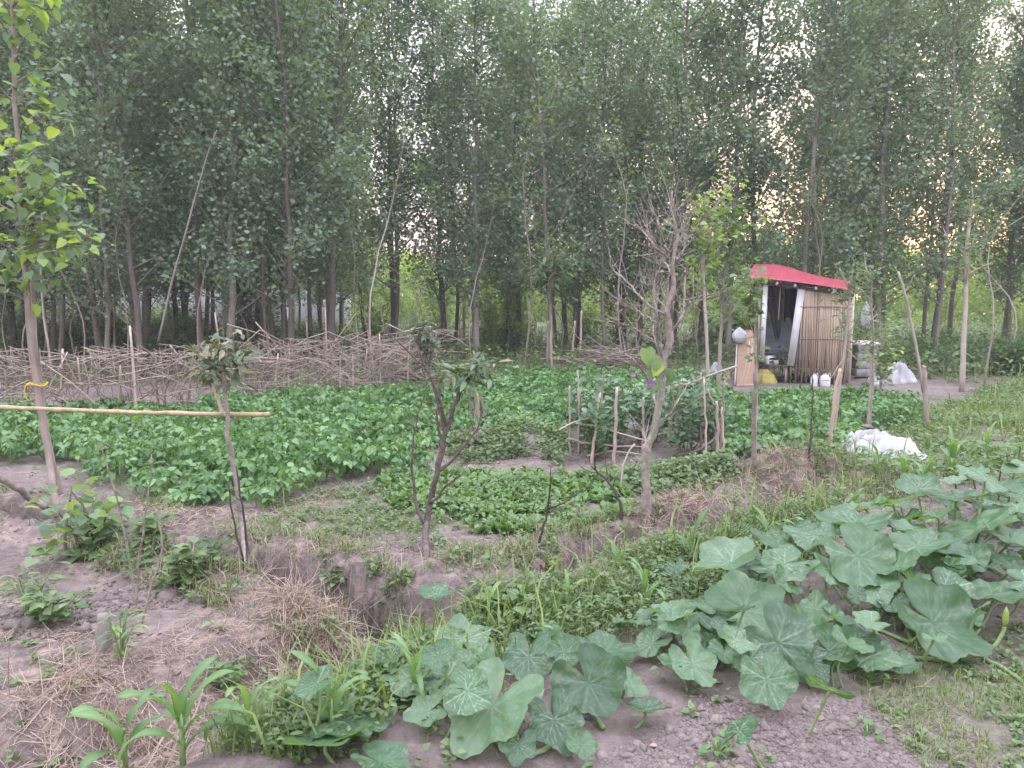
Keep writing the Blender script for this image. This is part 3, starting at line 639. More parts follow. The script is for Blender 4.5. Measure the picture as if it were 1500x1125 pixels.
def bushy(name, label, cat, loc, rx, ry, hz, n, size, mat, tmpl=T_DIAM, group=None, stems=7):
    root = thing(name, label, cat, loc, group); tm, lm2 = MB(), MB(); L0 = np.array(loc, float); C = []
    for _ in range(stems):
        e = L0 + np.array([rng.normal(0, rx * .45), rng.normal(0, ry * .45), hz * rng.uniform(.6, 1.0)])
        q = bend([L0 + rng.normal(0, .05, 3) * np.array([1, 1, 0]), (L0 + e) / 2 + rng.normal(0, .08, 3), e], 6); tube(tm, q, np.linspace(.014, .004, len(q)), 4, .5, False)
        C += [q[k] for k in range(2, len(q))]
    for _ in range(max(8, n // 45)):
        d = rdir(1, 0, 1)[0]; C.append(L0 + np.array([d[0] * rx, d[1] * ry, .1 + abs(d[2]) * hz]) * rng.uniform(.4, 1) )
    C = np.array(C); per = max(3, n // len(C)); pos = np.repeat(C, per, 0) + rng.normal(0, .10, (len(C) * per, 3)) * np.array([1, 1, .8])
    pos[:, 2] = np.maximum(pos[:, 2], L0[2] + .03); m = len(pos)
    leaves(lm2, tmpl, pos, rdir(m, -.7, .6), np.column_stack([rng.normal(0, .5, (m, 2)), np.ones(m)]), size * rng.uniform(.6, 1.2, m), np.clip(np.repeat(rng.random(len(C)), per) * .5 + rng.random(m) * .5, 0, 1))
    tag(part(tm, 'stem', M_BARK, root), None, None, kind='stuff'); part(lm2, 'foliage', mat, root); return root
def copy_thing(o, loc, rz, sc, label=None, mats=None):
    r = o.copy(); COL.objects.link(r); r.location = loc; r.rotation_euler = (0, 0, rz); r.scale = (sc, sc, sc)
    if label: r['label'] = label
    for ch in list(o.children):
        c = ch.copy(); COL.objects.link(c); c.parent = r
        for g_ in list(ch.children):
            d = g_.copy(); COL.objects.link(d); d.parent = c
    return r

# undergrowth inside the plantation
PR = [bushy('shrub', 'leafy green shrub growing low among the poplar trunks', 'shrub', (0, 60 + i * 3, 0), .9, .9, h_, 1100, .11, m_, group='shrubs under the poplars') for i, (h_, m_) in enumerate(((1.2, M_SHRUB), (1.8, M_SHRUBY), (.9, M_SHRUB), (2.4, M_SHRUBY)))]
spots = []
for k in range(80):
    yy = random.uniform(19, 46); xx = random.uniform(-.66, .68) * yy; spots.append((xx, yy))
for k, (xx, yy) in enumerate(spots):
    lit = -.22 < xx / yy < .25 or xx / yy > .5  # backlight is put into the colour: these directions mostly get the paler leaves
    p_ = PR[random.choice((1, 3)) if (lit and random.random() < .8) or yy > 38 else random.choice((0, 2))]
    lab = 'pale yellow green shrub with backlight put into its leaf colour, deep between the poplar trunks' if p_ in (PR[1], PR[3]) else 'leafy dark green shrub growing low among the poplar trunks'
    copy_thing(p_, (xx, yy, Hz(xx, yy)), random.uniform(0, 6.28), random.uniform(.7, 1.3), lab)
for p_ in PR: 
    for c in list(p_.children): bpy.data.objects.remove(c)
    bpy.data.objects.remove(p_)
# thin saplings along the edge of the plantation
def thin_sapling(h, seed):
    global rng
    kp = rng; rng = np.random.default_rng(seed); root = thing('thin_sapling', 'thin leaning sapling with sparse leaves at the edge of the poplars', 'sapling', (0, 0, 0), 'thin saplings along the plantation edge')
    tm, lm2 = MB(), MB(); L = bend([(0, 0, -.05), (rng.normal(0, .12), rng.normal(0, .12), h * .35), (rng.normal(0, .3), rng.normal(0, .3), h * .7), (rng.normal(0, .5), rng.normal(0, .4), h)], 14, .01)
    tube(tm, L, np.linspace(.022, .006, len(L)), 5, rng.random()); tips = []; twigs(tm, L, 16, .5, .005, .5, tips, .4)
    for c in tips: tuft(lm2, c, 7, .085, T_DIAM, .11, .2)
    part(tm, 'trunk', M_BARKP, root); part(lm2, 'foliage', M_SHRUB, root); rng = kp; return root
TS = [thin_sapling(h, 400 + i) for i, h in enumerate((3.2, 4.2, 2.6, 5.0))]
for k in range(44):
    yy = random.uniform(13.4, 19); xx = random.uniform(-.68, .68) * yy
    if xx < -2.5 and yy < 14.2: yy += 1.2
    if 3.8 < xx < 8.5 and yy < 18.5: yy = random.uniform(17.6, 20)
    if yy < 15.8 and -2.5 < xx < 3.5: yy = random.uniform(15.6, 19)
    copy_thing(TS[k % 4], (xx, yy, Hz(xx, yy)), random.uniform(0, 6.28), random.uniform(.75, 1.2))
for p_ in TS:
    for c in list(p_.children): bpy.data.objects.remove(c)
    bpy.data.objects.remove(p_)

# leaning bare pole and far pale wall and shed
def pole(name, label, cat, pts, Y, w0, w1, mat, group=None, dY=None, tw=0, base=None, lump=.2, n=14):
    L = bend(px_line(pts, Y, dY), n, .004); b = np.array(base if base is not None else L[0]); root = thing(name, label, cat, tuple(b), group)
    mb = MB(); tube(mb, L, np.linspace(pxr(w0, Y), pxr(w1, Y), len(L)), 7, rng.random(), True, lump)
    if tw: twigs(mb, L, tw, .3, .006, .3)
    return mb, root
mb, root = pole('leaning_sapling', 'bare grey sapling leaning right across the dark poplars behind the stick fence', 'sapling', ((232, 500), (250, 420), (275, 330), (300, 240), (318, 190)), 14.4, 3.6, 1.6, M_BARK, tw=8)
part(mb, 'trunk', M_BARK, root)
mb = MB(); x0, x1, yw_ = -25.5, -8.5, 41.0
for k in range(5):
    xa, xb = x0 + (x1 - x0) * k / 5, x0 + (x1 - x0) * (k + 1) / 5
    box(mb, ((xa + xb) / 2, yw_, .9), (xb - xa - .02, .22, 2.0), bev=.015); box(mb, (xa, yw_ - .02, 1.0), (.36, .34, 2.15), bev=.02)
tag(mb.build('boundary_wall', M_WALL, None, False), 'long pale plastered wall seen between the trunks on the left', 'wall')
sh = thing('shed', 'small pale shed with a dark flat roof seen between the trunks above the fence', 'shed', (-12.3, 37.5, 0))
mb = MB(); box(mb, (-12.3, 37.5, .75), (2.6, 2.0, 1.5), bev=.02); part(mb, 'wall', M_WALL, sh, smoothed=False)
mb = MB(); box(mb, (-12.2, 37.4, 1.60), (3.1, 2.6, .14), rotx(R(4)), bev=.02); part(mb, 'roof', M_ROOFD, sh, smoothed=False)
mb = MB(); box(mb, (-12.7, 36.47, .6), (.7, .07, 1.2), bev=.01); part(mb, 'door', M_DARKWOOD, sh, smoothed=False)

# hedge and brush heaps
hedge = thing('hedge', 'low dark green hedge on the right below the poplars', 'hedge', (9.9, 16.6, Hz(9.9, 16.6))); tm, lm2 = MB(), MB()
for k in range(60):
    bx = 7.9 + rng.random() * 5.4; by = 16.6 + rng.normal(0, .3) - .05 * (bx - 8); b = np.array([bx, by, Hz(bx, by)]); e = b + np.array([rng.normal(0, .2), rng.normal(0, .15), rng.uniform(.45, .85)])
    tube(tm, bend([b, (b + e) / 2 + rng.normal(0, .04, 3), e], 5), (.012, .004), 4, .5, False)
    m = 130; pos = np.repeat(np.linspace(b + (e - b) * .2, e, 10), 13, 0) + rng.normal(0, .13, (m, 3)); pos[:, 2] = np.maximum(pos[:, 2], b[2] + .03)
    leaves(lm2, T_OVAL, pos, rdir(m, -.8, .5), np.column_stack([rng.normal(0, .5, (m, 2)), np.ones(m)]), rng.uniform(.05, .11, m))
tag(part(tm, 'stem', M_BARK, hedge), None, None, kind='stuff'); part(lm2, 'foliage', M_SHRUB, hedge)
def heap(name, label, cat, c, rx, ry, hz, n, L, mat):
    mb = MB(); root = thing(name, label, cat, (c[0], c[1], Hz(*c[:2])))
    for _ in range(n):
        d = rdir(1, 0, 1)[0]; q = np.array([c[0] + d[0] * rx * rng.random(), c[1] + d[1] * ry * rng.random(), 0]); fall = 1 - (abs(q[0] - c[0]) / rx) ** 2 * .9
        q[2] = Hz(q[0], q[1]) + .02 + hz * fall * rng.random(); a = rng.normal(0, .5) + (math.pi if rng.random() < .5 else 0); l = L * rng.uniform(.4, 1.1)
        dd_ = np.array([math.cos(a), math.sin(a) * .8, rng.normal(0, .22)]) * l / 2
        tube(mb, bend([q - dd_, q + rng.normal(0, .03, 3), q + dd_], 4), (.011, .005), 4, rng.random(), False)
    part(mb, 'brushwood', mat, root); return root
heap('brush_pile', 'brown heap of cut brushwood at the forest edge behind the bare tree', 'brush pile', (2.0, 16.2), 1.6, .5, .5, 200, 1.2, M_STICK)
heap('brush_heap', 'low heap of dry stalks on the mound at the end of the stick fence', 'brush heap', tuple(P0(605, 562)[:2]), .6, .4, .16, 110, .5, M_STICK)

# ---------------------------------------------------------------- stick fence
FP = [P0(-170, 622), P0(60, 624), P0(200, 618), P0(330, 604), P0(480, 584), P0(640, 560)]
for f in FP: f[2] = Hz(f[0], f[1])
FL = bend([p - np.array([0, 0, p[2]]) for p in FP], 60); seg = np.r_[0, np.cumsum(np.linalg.norm(np.diff(FL, axis=0), axis=1))]; LEN = seg[-1]
def fat(s, off=0.0, z=0.0):
    x = np.interp(s, seg, FL[:, 0]); y = np.interp(s, seg, FL[:, 1]); return np.array([x, y - off, Hz(x, y) + z])
fence = thing('stick_fence', 'rough fence of woven dry sticks and brushwood on the left of the bean field', 'fence', tuple(fat(LEN / 2)))
s_ = .1; k = 0
while s_ < LEN:
    a = fat(s_); hgt = rng.uniform(.7, 1.05) if rng.random() < .85 else rng.uniform(1.2, 1.6); m = MB()
    e = a + np.array([rng.normal(0, .07), rng.normal(0, .05), hgt]); L = bend([a - np.array([0, 0, .05]), (a + e) / 2 + rng.normal(0, .015, 3), e], 6)
    tube(m, L, np.linspace(rng.uniform(.014, .028), .011, len(L)), 6, rng.random(), True, .2); part(m, 'post', M_STICK if rng.random() < .6 else M_CANE, fence); s_ += rng.uniform(.22, .42)
for k in range(30):
    s0 = rng.uniform(-.6, LEN - .8); l = rng.uniform(1.2, 3.2); z0 = rng.choice([.28, .5, .7, .84, .93, .8], 1)[0] + rng.normal(0, .05); m = MB(); off = rng.choice([-.035, .035], 1)[0]
    q = [fat(min(max(s0 + l * t, 0), LEN), off + rng.normal(0, .012), z0 + (rng.normal(0, .45) if k % 3 == 0 else rng.normal(0, .14)) * (t - .5) + rng.normal(0, .012)) for t in np.linspace(0, 1, 6)]
    q = np.array(q); q[:, 0] += np.linspace(0, 1e-3, 6); tube(m, q, np.linspace(rng.uniform(.007, .014), .006, 6), 5, rng.random(), True, .15); part(m, 'rail', M_CANE if k % 5 == 0 else M_STICK, fence)
m = MB()
for k in range(1000):
    s0 = rng.random() * LEN; z0 = rng.random() ** .8 * .92; l = rng.uniform(.25, 1.0); off = rng.normal(0, .07); up = rng.random() < .45
    a = fat(s0, off, max(.02, z0 - (l * .5 if up else 0))); d = unit(np.array([rng.normal(0, .45) if up else (1 if rng.random() < .5 else -1), rng.normal(0, .12), 1 if up else rng.normal(0, .5)])) * l
    e = a + d; top = Hz(e[0], e[1]) + 1.0; e[2] = min(max(e[2], Hz(e[0], e[1]) + .02), top)
    q = bend([a, (a + e) / 2 + rng.normal(0, .05, 3) * l, e], 5); tube(m, q, np.linspace(rng.uniform(.004, .010), .004, len(q)), 4, rng.random() ** .7, False)
tag(part(m, 'brushwood', M_STICK, fence), None, None, kind='stuff')
# ---------------------------------------------------------------- hut with red roof
def solid(mb, quad_a, quad_b, rnd=.5):           # eight corners, front quad and back quad
    v = np.array(list(quad_a) + list(quad_b)); mb.add(v, [(0, 1, 2, 3), (7, 6, 5, 4), (0, 4, 5, 1), (1, 5, 6, 2), (2, 6, 7, 3), (3, 7, 4, 0)], None, rnd)
hA, hB = P0(1109, 561), P0(1241, 566); hz0 = Hz(*((hA + hB)[:2] / 2)); hu = unit(np.array([hB[0] - hA[0], hB[1] - hA[1], 0])); hv_ = np.array([-hu[1], hu[0], 0]); HW = np.linalg.norm((hB - hA)[:2]); HD = 1.55
def hp(u, v, z): return np.array([hA[0], hA[1], 0]) + hu * u + hv_ * v + np.array([0, 0, hz0 + z])
hut = thing('garden_hut', 'small bamboo walled hut with a red sheet roof and white door frame', 'hut', tuple(hp(HW / 2, HD / 2, 0)))
Yh = hA[1]
ztop = lambda u, v: (1.97 - .24 * (u / HW) ** 1.1) + .16 * v / HD + .11 * (v / HD) * math.exp(-((u / HW - .12) / .38) ** 2)
rm = MB(); nu, nv = 97, 13; gu, gv = np.meshgrid(np.linspace(-.24, HW + .03, nu), np.linspace(-.16, HD + .22, nv))
top = np.array([[hp(gu[j, i], gv[j, i], ztop(max(gu[j, i], 0), gv[j, i]) + .05 +   .003 * math.sin(gu[j, i] * 2 * math.pi / .085) + .004 * math.sin(gv[j, i] * 4 + gu[j, i] * 3)) for i in range(nu)] for j in range(nv)])
bot = top - np.array([0, 0, .012]); I, J = np.meshgrid(np.arange(nu - 1), np.arange(nv - 1)); a = (J * nu + I).ravel()
qd = np.stack([a, a + 1, a + nu + 1, a + nu], 1); nn = nu * nv
e1 = [(i, i + nn, i + 1 + nn, i + 1) for i in range(nu - 1)] + [((nv - 1) * nu + i + 1, (nv - 1) * nu + i + 1 + nn, (nv - 1) * nu + i + nn, (nv - 1) * nu + i) for i in range(nu - 1)]
e2 = [(j * nu, (j + 1) * nu, (j + 1) * nu + nn, j * nu + nn) for j in range(nv - 1)] + [(j * nu + nu - 1, j * nu + nu - 1 + nn, (j + 1) * nu + nu - 1 + nn, (j + 1) * nu + nu - 1) for j in range(nv - 1)]
rm.add(np.vstack([top.reshape(-1, 3), bot.reshape(-1, 3)]), np.vstack([qd, qd[:, ::-1] + nn, e1, e2])); roof = part(rm, 'roof', M_RED, hut)
for u in (.10, .30, .62, .98, 1.30, HW - .08):
    m = MB(); L = np.array([hp(u, -.34, ztop(u, -.3) - .02), hp(u, HD * .5, ztop(u, HD * .5) - .01), hp(u, HD + .08, ztop(u, HD) - .005)]); tube(m, bend(L, 6), .026, 8, .3, True, .1); part(m, 'rafter', M_BARKM, hut, roof)
m = MB(); tube(m, bend([hp(-.02, -.02, ztop(0, 0) - .06), hp(HW / 2, -.02, ztop(HW / 2, 0) - .07), hp(HW + .04, -.02, ztop(HW, 0) - .06)], 6), .03, 8); part(m, 'lintel_pole', M_DARKWOOD, hut)
# door boards
d0 = MB(); solid(d0, [hp(.03, -.035, .40), hp(.115, -.035, .40), hp(.135, -.035, 1.86), hp(.045, -.035, 1.86)], [hp(.03, .0, .40), hp(.115, .0, .40), hp(.135, .0, 1.86), hp(.045, .0, 1.86)]); part(d0, 'door_post', M_PAINT, hut, None, False)
d0 = MB(); solid(d0, [hp(.53, -.04, .34), hp(.66, -.04, .34), hp(.80, -.04, 1.80), hp(.67, -.04, 1.80)], [hp(.53, .0, .34), hp(.66, .0, .34), hp(.80, .0, 1.80), hp(.67, .0, 1.80)]); part(d0, 'door_post', M_PAINT, hut, None, False)
# walls of canes
def canes(u0, u1, v0, v1, n, zlo, r=.011, zs=.10):
    m = MB()
    for k in range(n):
        t = (k + .5) / n; u = u0 + (u1 - u0) * t + rng.normal(0, .004); v = v0 + (v1 - v0) * t + rng.normal(0, .008); zt = ztop(max(u, 0), v) - .02
        zb = zlo + rng.normal(0, zs) + (.22 if rng.random() < .12 else 0); l = rng.normal(0, .018)
        tube(m, np.array([hp(u + l, v, max(zb, .02)), hp(u + l * .4, v + rng.normal(0, .006), (zb + zt) / 2), hp(u, v, zt)]), r * rng.uniform(.7, 1.3), 6, rng.random())
    return m
part(canes(.74, HW, -.01, -.01, 66, .16), 'cane_wall', M_CANE, hut)
part(canes(HW + .01, HW + .01, .02, HD, 50, .14), 'cane_wall', M_CANE, hut)
part(canes(.0, .0, .05, HD, 50, .3), 'cane_wall', M_CANE, hut); part(canes(.02, HW, HD, HD, 64, .3), 'cane_wall', M_CANE, hut)
for z in (.85, 1.45):
    m = MB(); tube(m, bend([hp(.72, -.035, z), hp(1.2, -.04, z + .015), hp(HW + .02, -.035, z - .02)], 6), .010, 6); part(m, 'cross_cane', M_STICK, hut)
for u, v in ((.0, 0), (.70, .02), (HW + .03, .0), (HW + .02, HD + .03), (0, HD + .03), (.72, HD + .03)):
    m = MB(); tube(m, np.array([hp(u, v, -.06), hp(u, v, ztop(max(u, 0), v) - .02)]), .026, 8, rng.random(), True, .12); part(m, 'corner_post', M_STICK, hut)
m = MB()
for k in range(9): 
    v = .01 + k * (HD - .06) / 9 + .075; solid(m, [hp(.04, v - .073, .305), hp(HW - .04, v - .073, .305), hp(HW - .04, v - .073, .335), hp(.04, v - .073, .335)], [hp(.04, v + .073, .305), hp(HW - .04, v + .073, .305), hp(HW - .04, v + .073, .335), hp(.04, v + .073, .335)], rng.random())
fl = part(m, 'floor', M_DARKWOOD, hut, None, False)
for u, v in ((.52, .05), (.55, .9), (1.3, .6), (.1, .7)):
    m = MB(); tube(m, np.array([hp(u, v, -.05), hp(u, v, .304)]), .024, 7); part(m, 'leg', M_STICK, hut, fl)
def cloth(pts_fn, nu, nv, th=.006):              # a closed sheet with some thickness from a function of (s, t)
    s_, t_ = np.meshgrid(np.linspace(0, 1, nu), np.linspace(0, 1, nv)); A = np.array([[pts_fn(s_[j, i], t_[j, i]) for i in range(nu)] for j in range(nv)])
    du = np.gradient(A, axis=1); dv = np.gradient(A, axis=0); nrm = unit(np.cross(du, dv)); Bk = A + nrm * th; m = MB(); n = nu * nv
    I, J = np.meshgrid(np.arange(nu - 1), np.arange(nv - 1)); a = (J * nu + I).ravel(); q = np.stack([a, a + 1, a + nu + 1, a + nu], 1)
    rim = [(i, i + n, i + 1 + n, i + 1) for i in range(nu - 1)] + [((nv - 1) * nu + i + 1, (nv - 1) * nu + i + 1 + n, (nv - 1) * nu + i + n, (nv - 1) * nu + i) for i in range(nu - 1)]
    rim += [(j * nu, (j + 1) * nu, (j + 1) * nu + n, j * nu + n) for j in range(nv - 1)] + [(j * nu + nu - 1, j * nu + nu - 1 + n, (j + 1) * nu + nu - 1 + n, (j + 1) * nu + nu - 1) for j in range(nv - 1)]
    m.add(np.vstack([A.reshape(-1, 3), Bk.reshape(-1, 3)]), np.vstack([q[:, ::-1], q + n, rim])); return m
# things in and around the hut
def crumple(name, label, cat, c, rx, ry, hz, mat, seed, sharp=1.0, group=None, z0=None):
    root = thing(name, label, cat, (c[0], c[1], Hz(*c[:2]) if z0 is None else z0), group); nr_, na = 22, 60; v = []
    for i in range(nr_):
        r = i / (nr_ - 1)
        for j in range(na):
            a = j / na * 2 * math.pi; k = 1 + .22 * math.sin(2 * a + seed) + .14 * math.sin(3 * a + seed * 2) + .10 * math.sin(7 * a + seed * 5)
            v.append((math.cos(a) * r * k * rx, math.sin(a) * r * k * ry, r))
    v = np.array(v); x, y = v[:, 0] / rx, v[:, 1] / ry; prof = (1 - v[:, 2] ** 2.5)
    rg = 1 - np.abs(2 * fbm(x * 2.2 + seed, y * 2.2, 3, seed) - 1) * 1.6; rg2 = np.abs(2 * fbm(x * 5 + seed, y * 5, 3, seed + 3) - 1)
    z = hz * prof * (.30 + .70 * np.clip(rg, 0, 1)) - hz * .22 * rg2 * sharp * prof + .012
    gz = H(v[:, 0] + c[0], v[:, 1] + c[1]) if z0 is None else np.full(len(v), z0)
    V = np.column_stack([v[:, 0] + c[0], v[:, 1] + c[1], z + gz]); m = MB(); Bt = V.copy(); Bt[:, 2] = gz - .01
    I, J = np.meshgrid(np.arange(nr_ - 1), np.arange(na), indexing='ij'); a = (I * na + J).ravel(); b = (I * na + (J + 1) % na).ravel(); q = np.stack([a, a + na, b + na, b], 1); n = nr_ * na
    rim = [((nr_ - 1) * na + j, (nr_ - 1) * na + j + n, (nr_ - 1) * na + (j + 1) % na + n, (nr_ - 1) * na + (j + 1) % na) for j in range(na)]
    m.add(np.vstack([V, Bt]), np.vstack([q, q[:, ::-1] + n, rim])); part(m, 'sheet' if rx > .4 else 'sack_body', mat, root); return root
def single(name, label, cat, mb, mat, group=None, smoothed=True):
    V = np.concatenate(mb.v); lo, hi = V.min(0), V.max(0); loc = np.array([(lo[0] + hi[0]) / 2, (lo[1] + hi[1]) / 2, lo[2]]); mb.v = [v - loc for v in mb.v]
    o = mb.build(name, mat, None, smoothed); o.location = tuple(loc); return tag(o, label, cat, group)
single('tarpaulin', 'grey blue tarpaulin sheet hung over the lower back wall inside the hut', 'tarpaulin',
       cloth(lambda s, t: hp(.06 + s * .9, HD - .10 - .25 * (1 - t) + .03 * math.sin(s * 15) + .02 * math.sin(t * 17 + s * 4), .35 + t * (.75 + .1 * math.sin(s * 5))), 30, 18), M_TARP)
single('curtain', 'pale grey sheet hanging just inside the left post of the hut door', 'curtain',
       cloth(lambda s, t: hp(.05 + .02 * math.sin(t * 5), .10 + s * .65, .75 + t * .95) + hu * .018 * math.sin(s * 26), 26, 10), M_TARP)
def coat(s, t):
    wd = .10 + .07 * math.sin(min(1, t * 1.2) * math.pi * .8) + .05 * (t > .75) * (1 - t) * 4 - .05 * (1 - t)
    return hp(.27 - .09 * (t - .6) + (s - .5) * wd * 2 * (.7 + .3 * t), .25 + .03 * math.sin(s * 14 + t * 3), .92 + t * .92 - .14 * (1 - t) * math.sin(s * 3.0))
single('hanging_coat', 'black cloth or coat hanging in the doorway of the hut', 'clothing', cloth(coat, 22, 24, .02), M_BLACK)
single('hanging_coat', 'dark clothes hanging at the back of the hut above the tarpaulin', 'clothing',
       cloth(lambda s, t: hp(.42 + s * .42, HD - .35 + .05 * math.sin(s * 21), 1.12 + .1 * math.sin(s * 9) + t * (.68 - .1 * math.sin(s * 9))), 26, 10, .02), M_BLACK)
m = MB(); L = bend([hp(.36, .05, 1.84), hp(.35, .06, 1.5), hp(.345, .06, 1.2)], 6); tube(m, L, .008, 6); single('hanging_stick', 'thin pale stick hanging down in the hut doorway', 'stick', m, M_CANE)
st_ = thing('camp_stove', 'small black and white box standing on the hut floor by the left post', 'stove', tuple(hp(.2, .13, .337)))
m = MB(); box(m, hp(.2, .13, .43), (.20, .16, .185), rotz(.35), bev=.02); bd = part(m, 'body', M_PAINT, st_, None, False)
for z in (.39, .45): m = MB(); box(m, hp(.2, .13, z) + rotz(.35) @ np.array([.01, -.083, 0]), (.14, .012, .035), rotz(.35), bev=.004); part(m, 'dark_band', M_BLACK, st_, bd, False)
m = MB(); box(m, hp(.2, .13, .535), (.21, .17, .02), rotz(.35)); part(m, 'lid', M_BLACK, st_, None, False)
m = MB(); tube(m, np.array([hp(.33, .07, .337), hp(.33, .07, .34), hp(.33, .07, .42), hp(.33, .07, .425)]), (.045, .05, .05, .042), 14); single('tin', 'small grey tin on the front edge of the hut floor', 'tin', m, M_GREY)
b_ = bushy('potted_plant', 'small leafy plant standing on the floor inside the hut', 'plant', tuple(hp(.46, .22, .34)), .14, .1, .22, 110, .08, M_PEA, T_OVAL)
crumple('yellow_sack', 'bulging yellow sack lying on the ground under the hut floor', 'sack', hp(.12, .0, 0), .24, .2, .27, M_YELLOW, 3, .3)
# board and bag left of the hut
bc = Q(1091, 556, 14.35); bz = Hz(bc[0], bc[1])
def board(s, t):
    w_ = .175 * (1 if t < .75 else math.sqrt(max(0, 1 - ((t - .75) / .25) ** 2)) * .75 + .25); return np.array([bc[0] + (s - .5) * 2 * w_ + .10 * t, bc[1] + .30 * t + .05 * (s - .5), bz + .0 + t * 1.02])
bo = thing('leaning_board', 'tall round topped brown board leaning against the left side of the hut', 'board', (bc[0], bc[1], bz)); part(cloth(board, 14, 26, .03), 'board', M_CARD, bo)
m = MB(); L = bend([board(0, t) + np.array([-.014, -.01, 0]) for t in (0.02, .3, .6, .8)], 8); tube(m, L, .014, 6); part(m, 'white_edge', M_WHITE, bo)
for k in range(2):
    a = Q(1098 + 4 * k, 500 + 10 * k, 14.25); b = Q(1083 + 5 * k, 560, 14.1); b[2] = Hz(b[0], b[1]) - .03; m = MB(); tube(m, bend([b, (a + b) / 2 + np.array([.03, 0, 0]), a], 7), .011, 6); single('thin_pole', ('thin bent cane leaning on the brown board, the one nearer the hut' if k else 'thin bent cane leaning on the brown board, farther from the hut'), 'cane', m, M_CANE)
def bag(name, label, c, rx, ry, hz, mat, seed, knot=True, group=None):
    m = MB(); n, k = 18, 12; v = []
    for i in range(k):
        t = i / (k - 1); r = (math.sin(math.pi * min(1, .08 + t * .95)) ** .6) * (1 - .45 * t)
        for j in range(n):
            a = j / n * 6.283; q = r * (1 + .18 * math.sin(3 * a + seed + 3 * t) + .10 * math.sin(7 * a + seed * 3)); v.append((c[0] + math.cos(a) * q * rx, c[1] + math.sin(a) * q * ry, c[2] + t * hz))
    I, J = np.meshgrid(np.arange(k - 1), np.arange(n), indexing='ij'); q = np.stack([(I * n + J).ravel(), (I * n + (J + 1) % n).ravel(), ((I + 1) * n + (J + 1) % n).ravel(), ((I + 1) * n + J).ravel()], 1)
    v += [(c[0], c[1], c[2]), (c[0], c[1], c[2] + hz)]; tr = [(n * k, (j + 1) % n, j) for j in range(n)] + [(n * k + 1, (k - 1) * n + j, (k - 1) * n + (j + 1) % n) for j in range(n)]
    m.add(v, q, tr); return single(name, label, 'bag', m, mat, group)
cb = Q(1083, 493, 14.5); bag('plastic_bag', 'grey white plastic bag hung at the top of the brown board', cb - np.array([0, 0, .12]), .17, .13, .30, M_SACK, 2)
cb = Q(1268, 475, 13.9); bag('plastic_bag', 'pale plastic bag hanging in the sapling right of the hut', cb - np.array([0, 0, .05]), .10, .08, .46, M_SACK, 5)
# white canisters by the cane wall
def canister(px, wpx, label):
    c = Q(px, 569, 14.2); c[2] = Hz(c[0], c[1]); r = thing('canister', label, 'canister', tuple(c), 'white canisters by the cane wall'); w2 = pxr(wpx, 14.2)
    m = MB(); tube(m, np.array([c, c + (0, 0, .005), c + (0, 0, .02), c + (0, 0, .17), c + (0, 0, .215), c + (0, 0, .225)]), (w2 * .9, w2 * .97, w2, w2, w2 * .55, w2 * .3), 16); part(m, 'body', M_WHITE, r)
    m = MB(); tube(m, np.array([c + (0, 0, .222), c + (0, 0, .25)]), w2 * .28, 12); part(m, 'cap', M_GREY, r)
    m = MB(); tube(m, bend([c + (w2 * .5, 0, .20), c + (w2 * .8, -.01, .25), c + (w2 * 1.02, 0, .20), c + (w2 * 1.0, 0, .13)], 9), .008, 6); part(m, 'handle', M_WHITE, r)
canister(1192, 10, 'narrow white plastic canister standing by the cane wall, left one'); canister(1208, 15, 'wide white plastic canister standing by the cane wall, right one')
# block stack, sacks right of the hut
c = Q(1263, 560, 15.0); c[2] = Hz(c[0], c[1])
for k in range(4):
    m = MB(); zz = c[2] + .075 + .152 * k; box(m, (c[0] + .012 * (k % 2), c[1], zz), (.37, .34, .148), rotz(.03 * (k % 2) - .02), bev=.008)
    single('concrete_block', ['grey block at the very bottom of the stack beside the hut', 'grey block second from the bottom of the stack beside the hut', 'grey block third from the bottom of the stack beside the hut', 'topmost grey block of the stack, under the white slab'][k], 'block', m, M_GREY, 'grey blocks stacked beside the hut', False)
m = MB(); box(m, (c[0] - .01, c[1], c[2] + .612 + .03), (.46, .42, .055), rotz(.08) @ rotx(.06), bev=.012); single('slab', 'white slab lying on top of the grey block stack', 'slab', m, M_PAINT, None, False)
crumple('white_sack', 'large heap of crumpled white sacking on the ground right of the block stack', 'sack', Q(1313, 568, 14.6), .30, .24, .38, M_SACK, 7, 1)
crumple('white_sack', 'small white sack lying in front of the grey block stack', 'sack', Q(1281, 562, 14.4),   .15, .14, .2, M_SACK, 11, .6)
c = Q(1293, 552, 14.5); m = MB(); L = [c + np.array([math.cos(a) * .12, .03 * math.sin(a), math.sin(a) * .14 ]) for a in np.linspace(0, 2 * math.pi, 19)]; tube(m, L, .035, 8, .5, False); single('rubber_ring', 'dark ring standing between the white sacks by the hut', 'ring', m, M_BLACK)
crumple('white_sack', 'bunched white bag on the ground left of the brown board', 'sack', P0(1048, 553), .2, .16, .34, M_WHITE, 17, 1)
crumple('tan_sack', 'small tan bag lying beside the bunched white bag', 'sack', P0(1068, 556), .13, .10, .16, M_CARD, 19, .5)
# sheet of white sacking at the ditch end
crumple('white_sheet', 'crumpled white sack sheet spread on the grass near the ditch end', 'plastic sheet', P0(1284, 674), .52, .42, .30, M_SACK, 23, 1.1)
for i, (u, v, w_) in enumerate(((1268, 640, .10), (1253, 652, .12), (1283, 650, .06))):
    c = P0(u, v + 8); m = MB(); lumps(m, np.array([[c[0], c[1]]]), .07 * w_ / .1, 0); m.v = [q * 1.0 + np.array([0, 0, .13]) for q in m.v]; single('soil_lump', ['dark clod lying on the upper middle of the white sheet', 'dark clod lying at the left of the white sheet', 'smallest dark clod on the white sheet'][i], 'clod', m, M_CLOD)

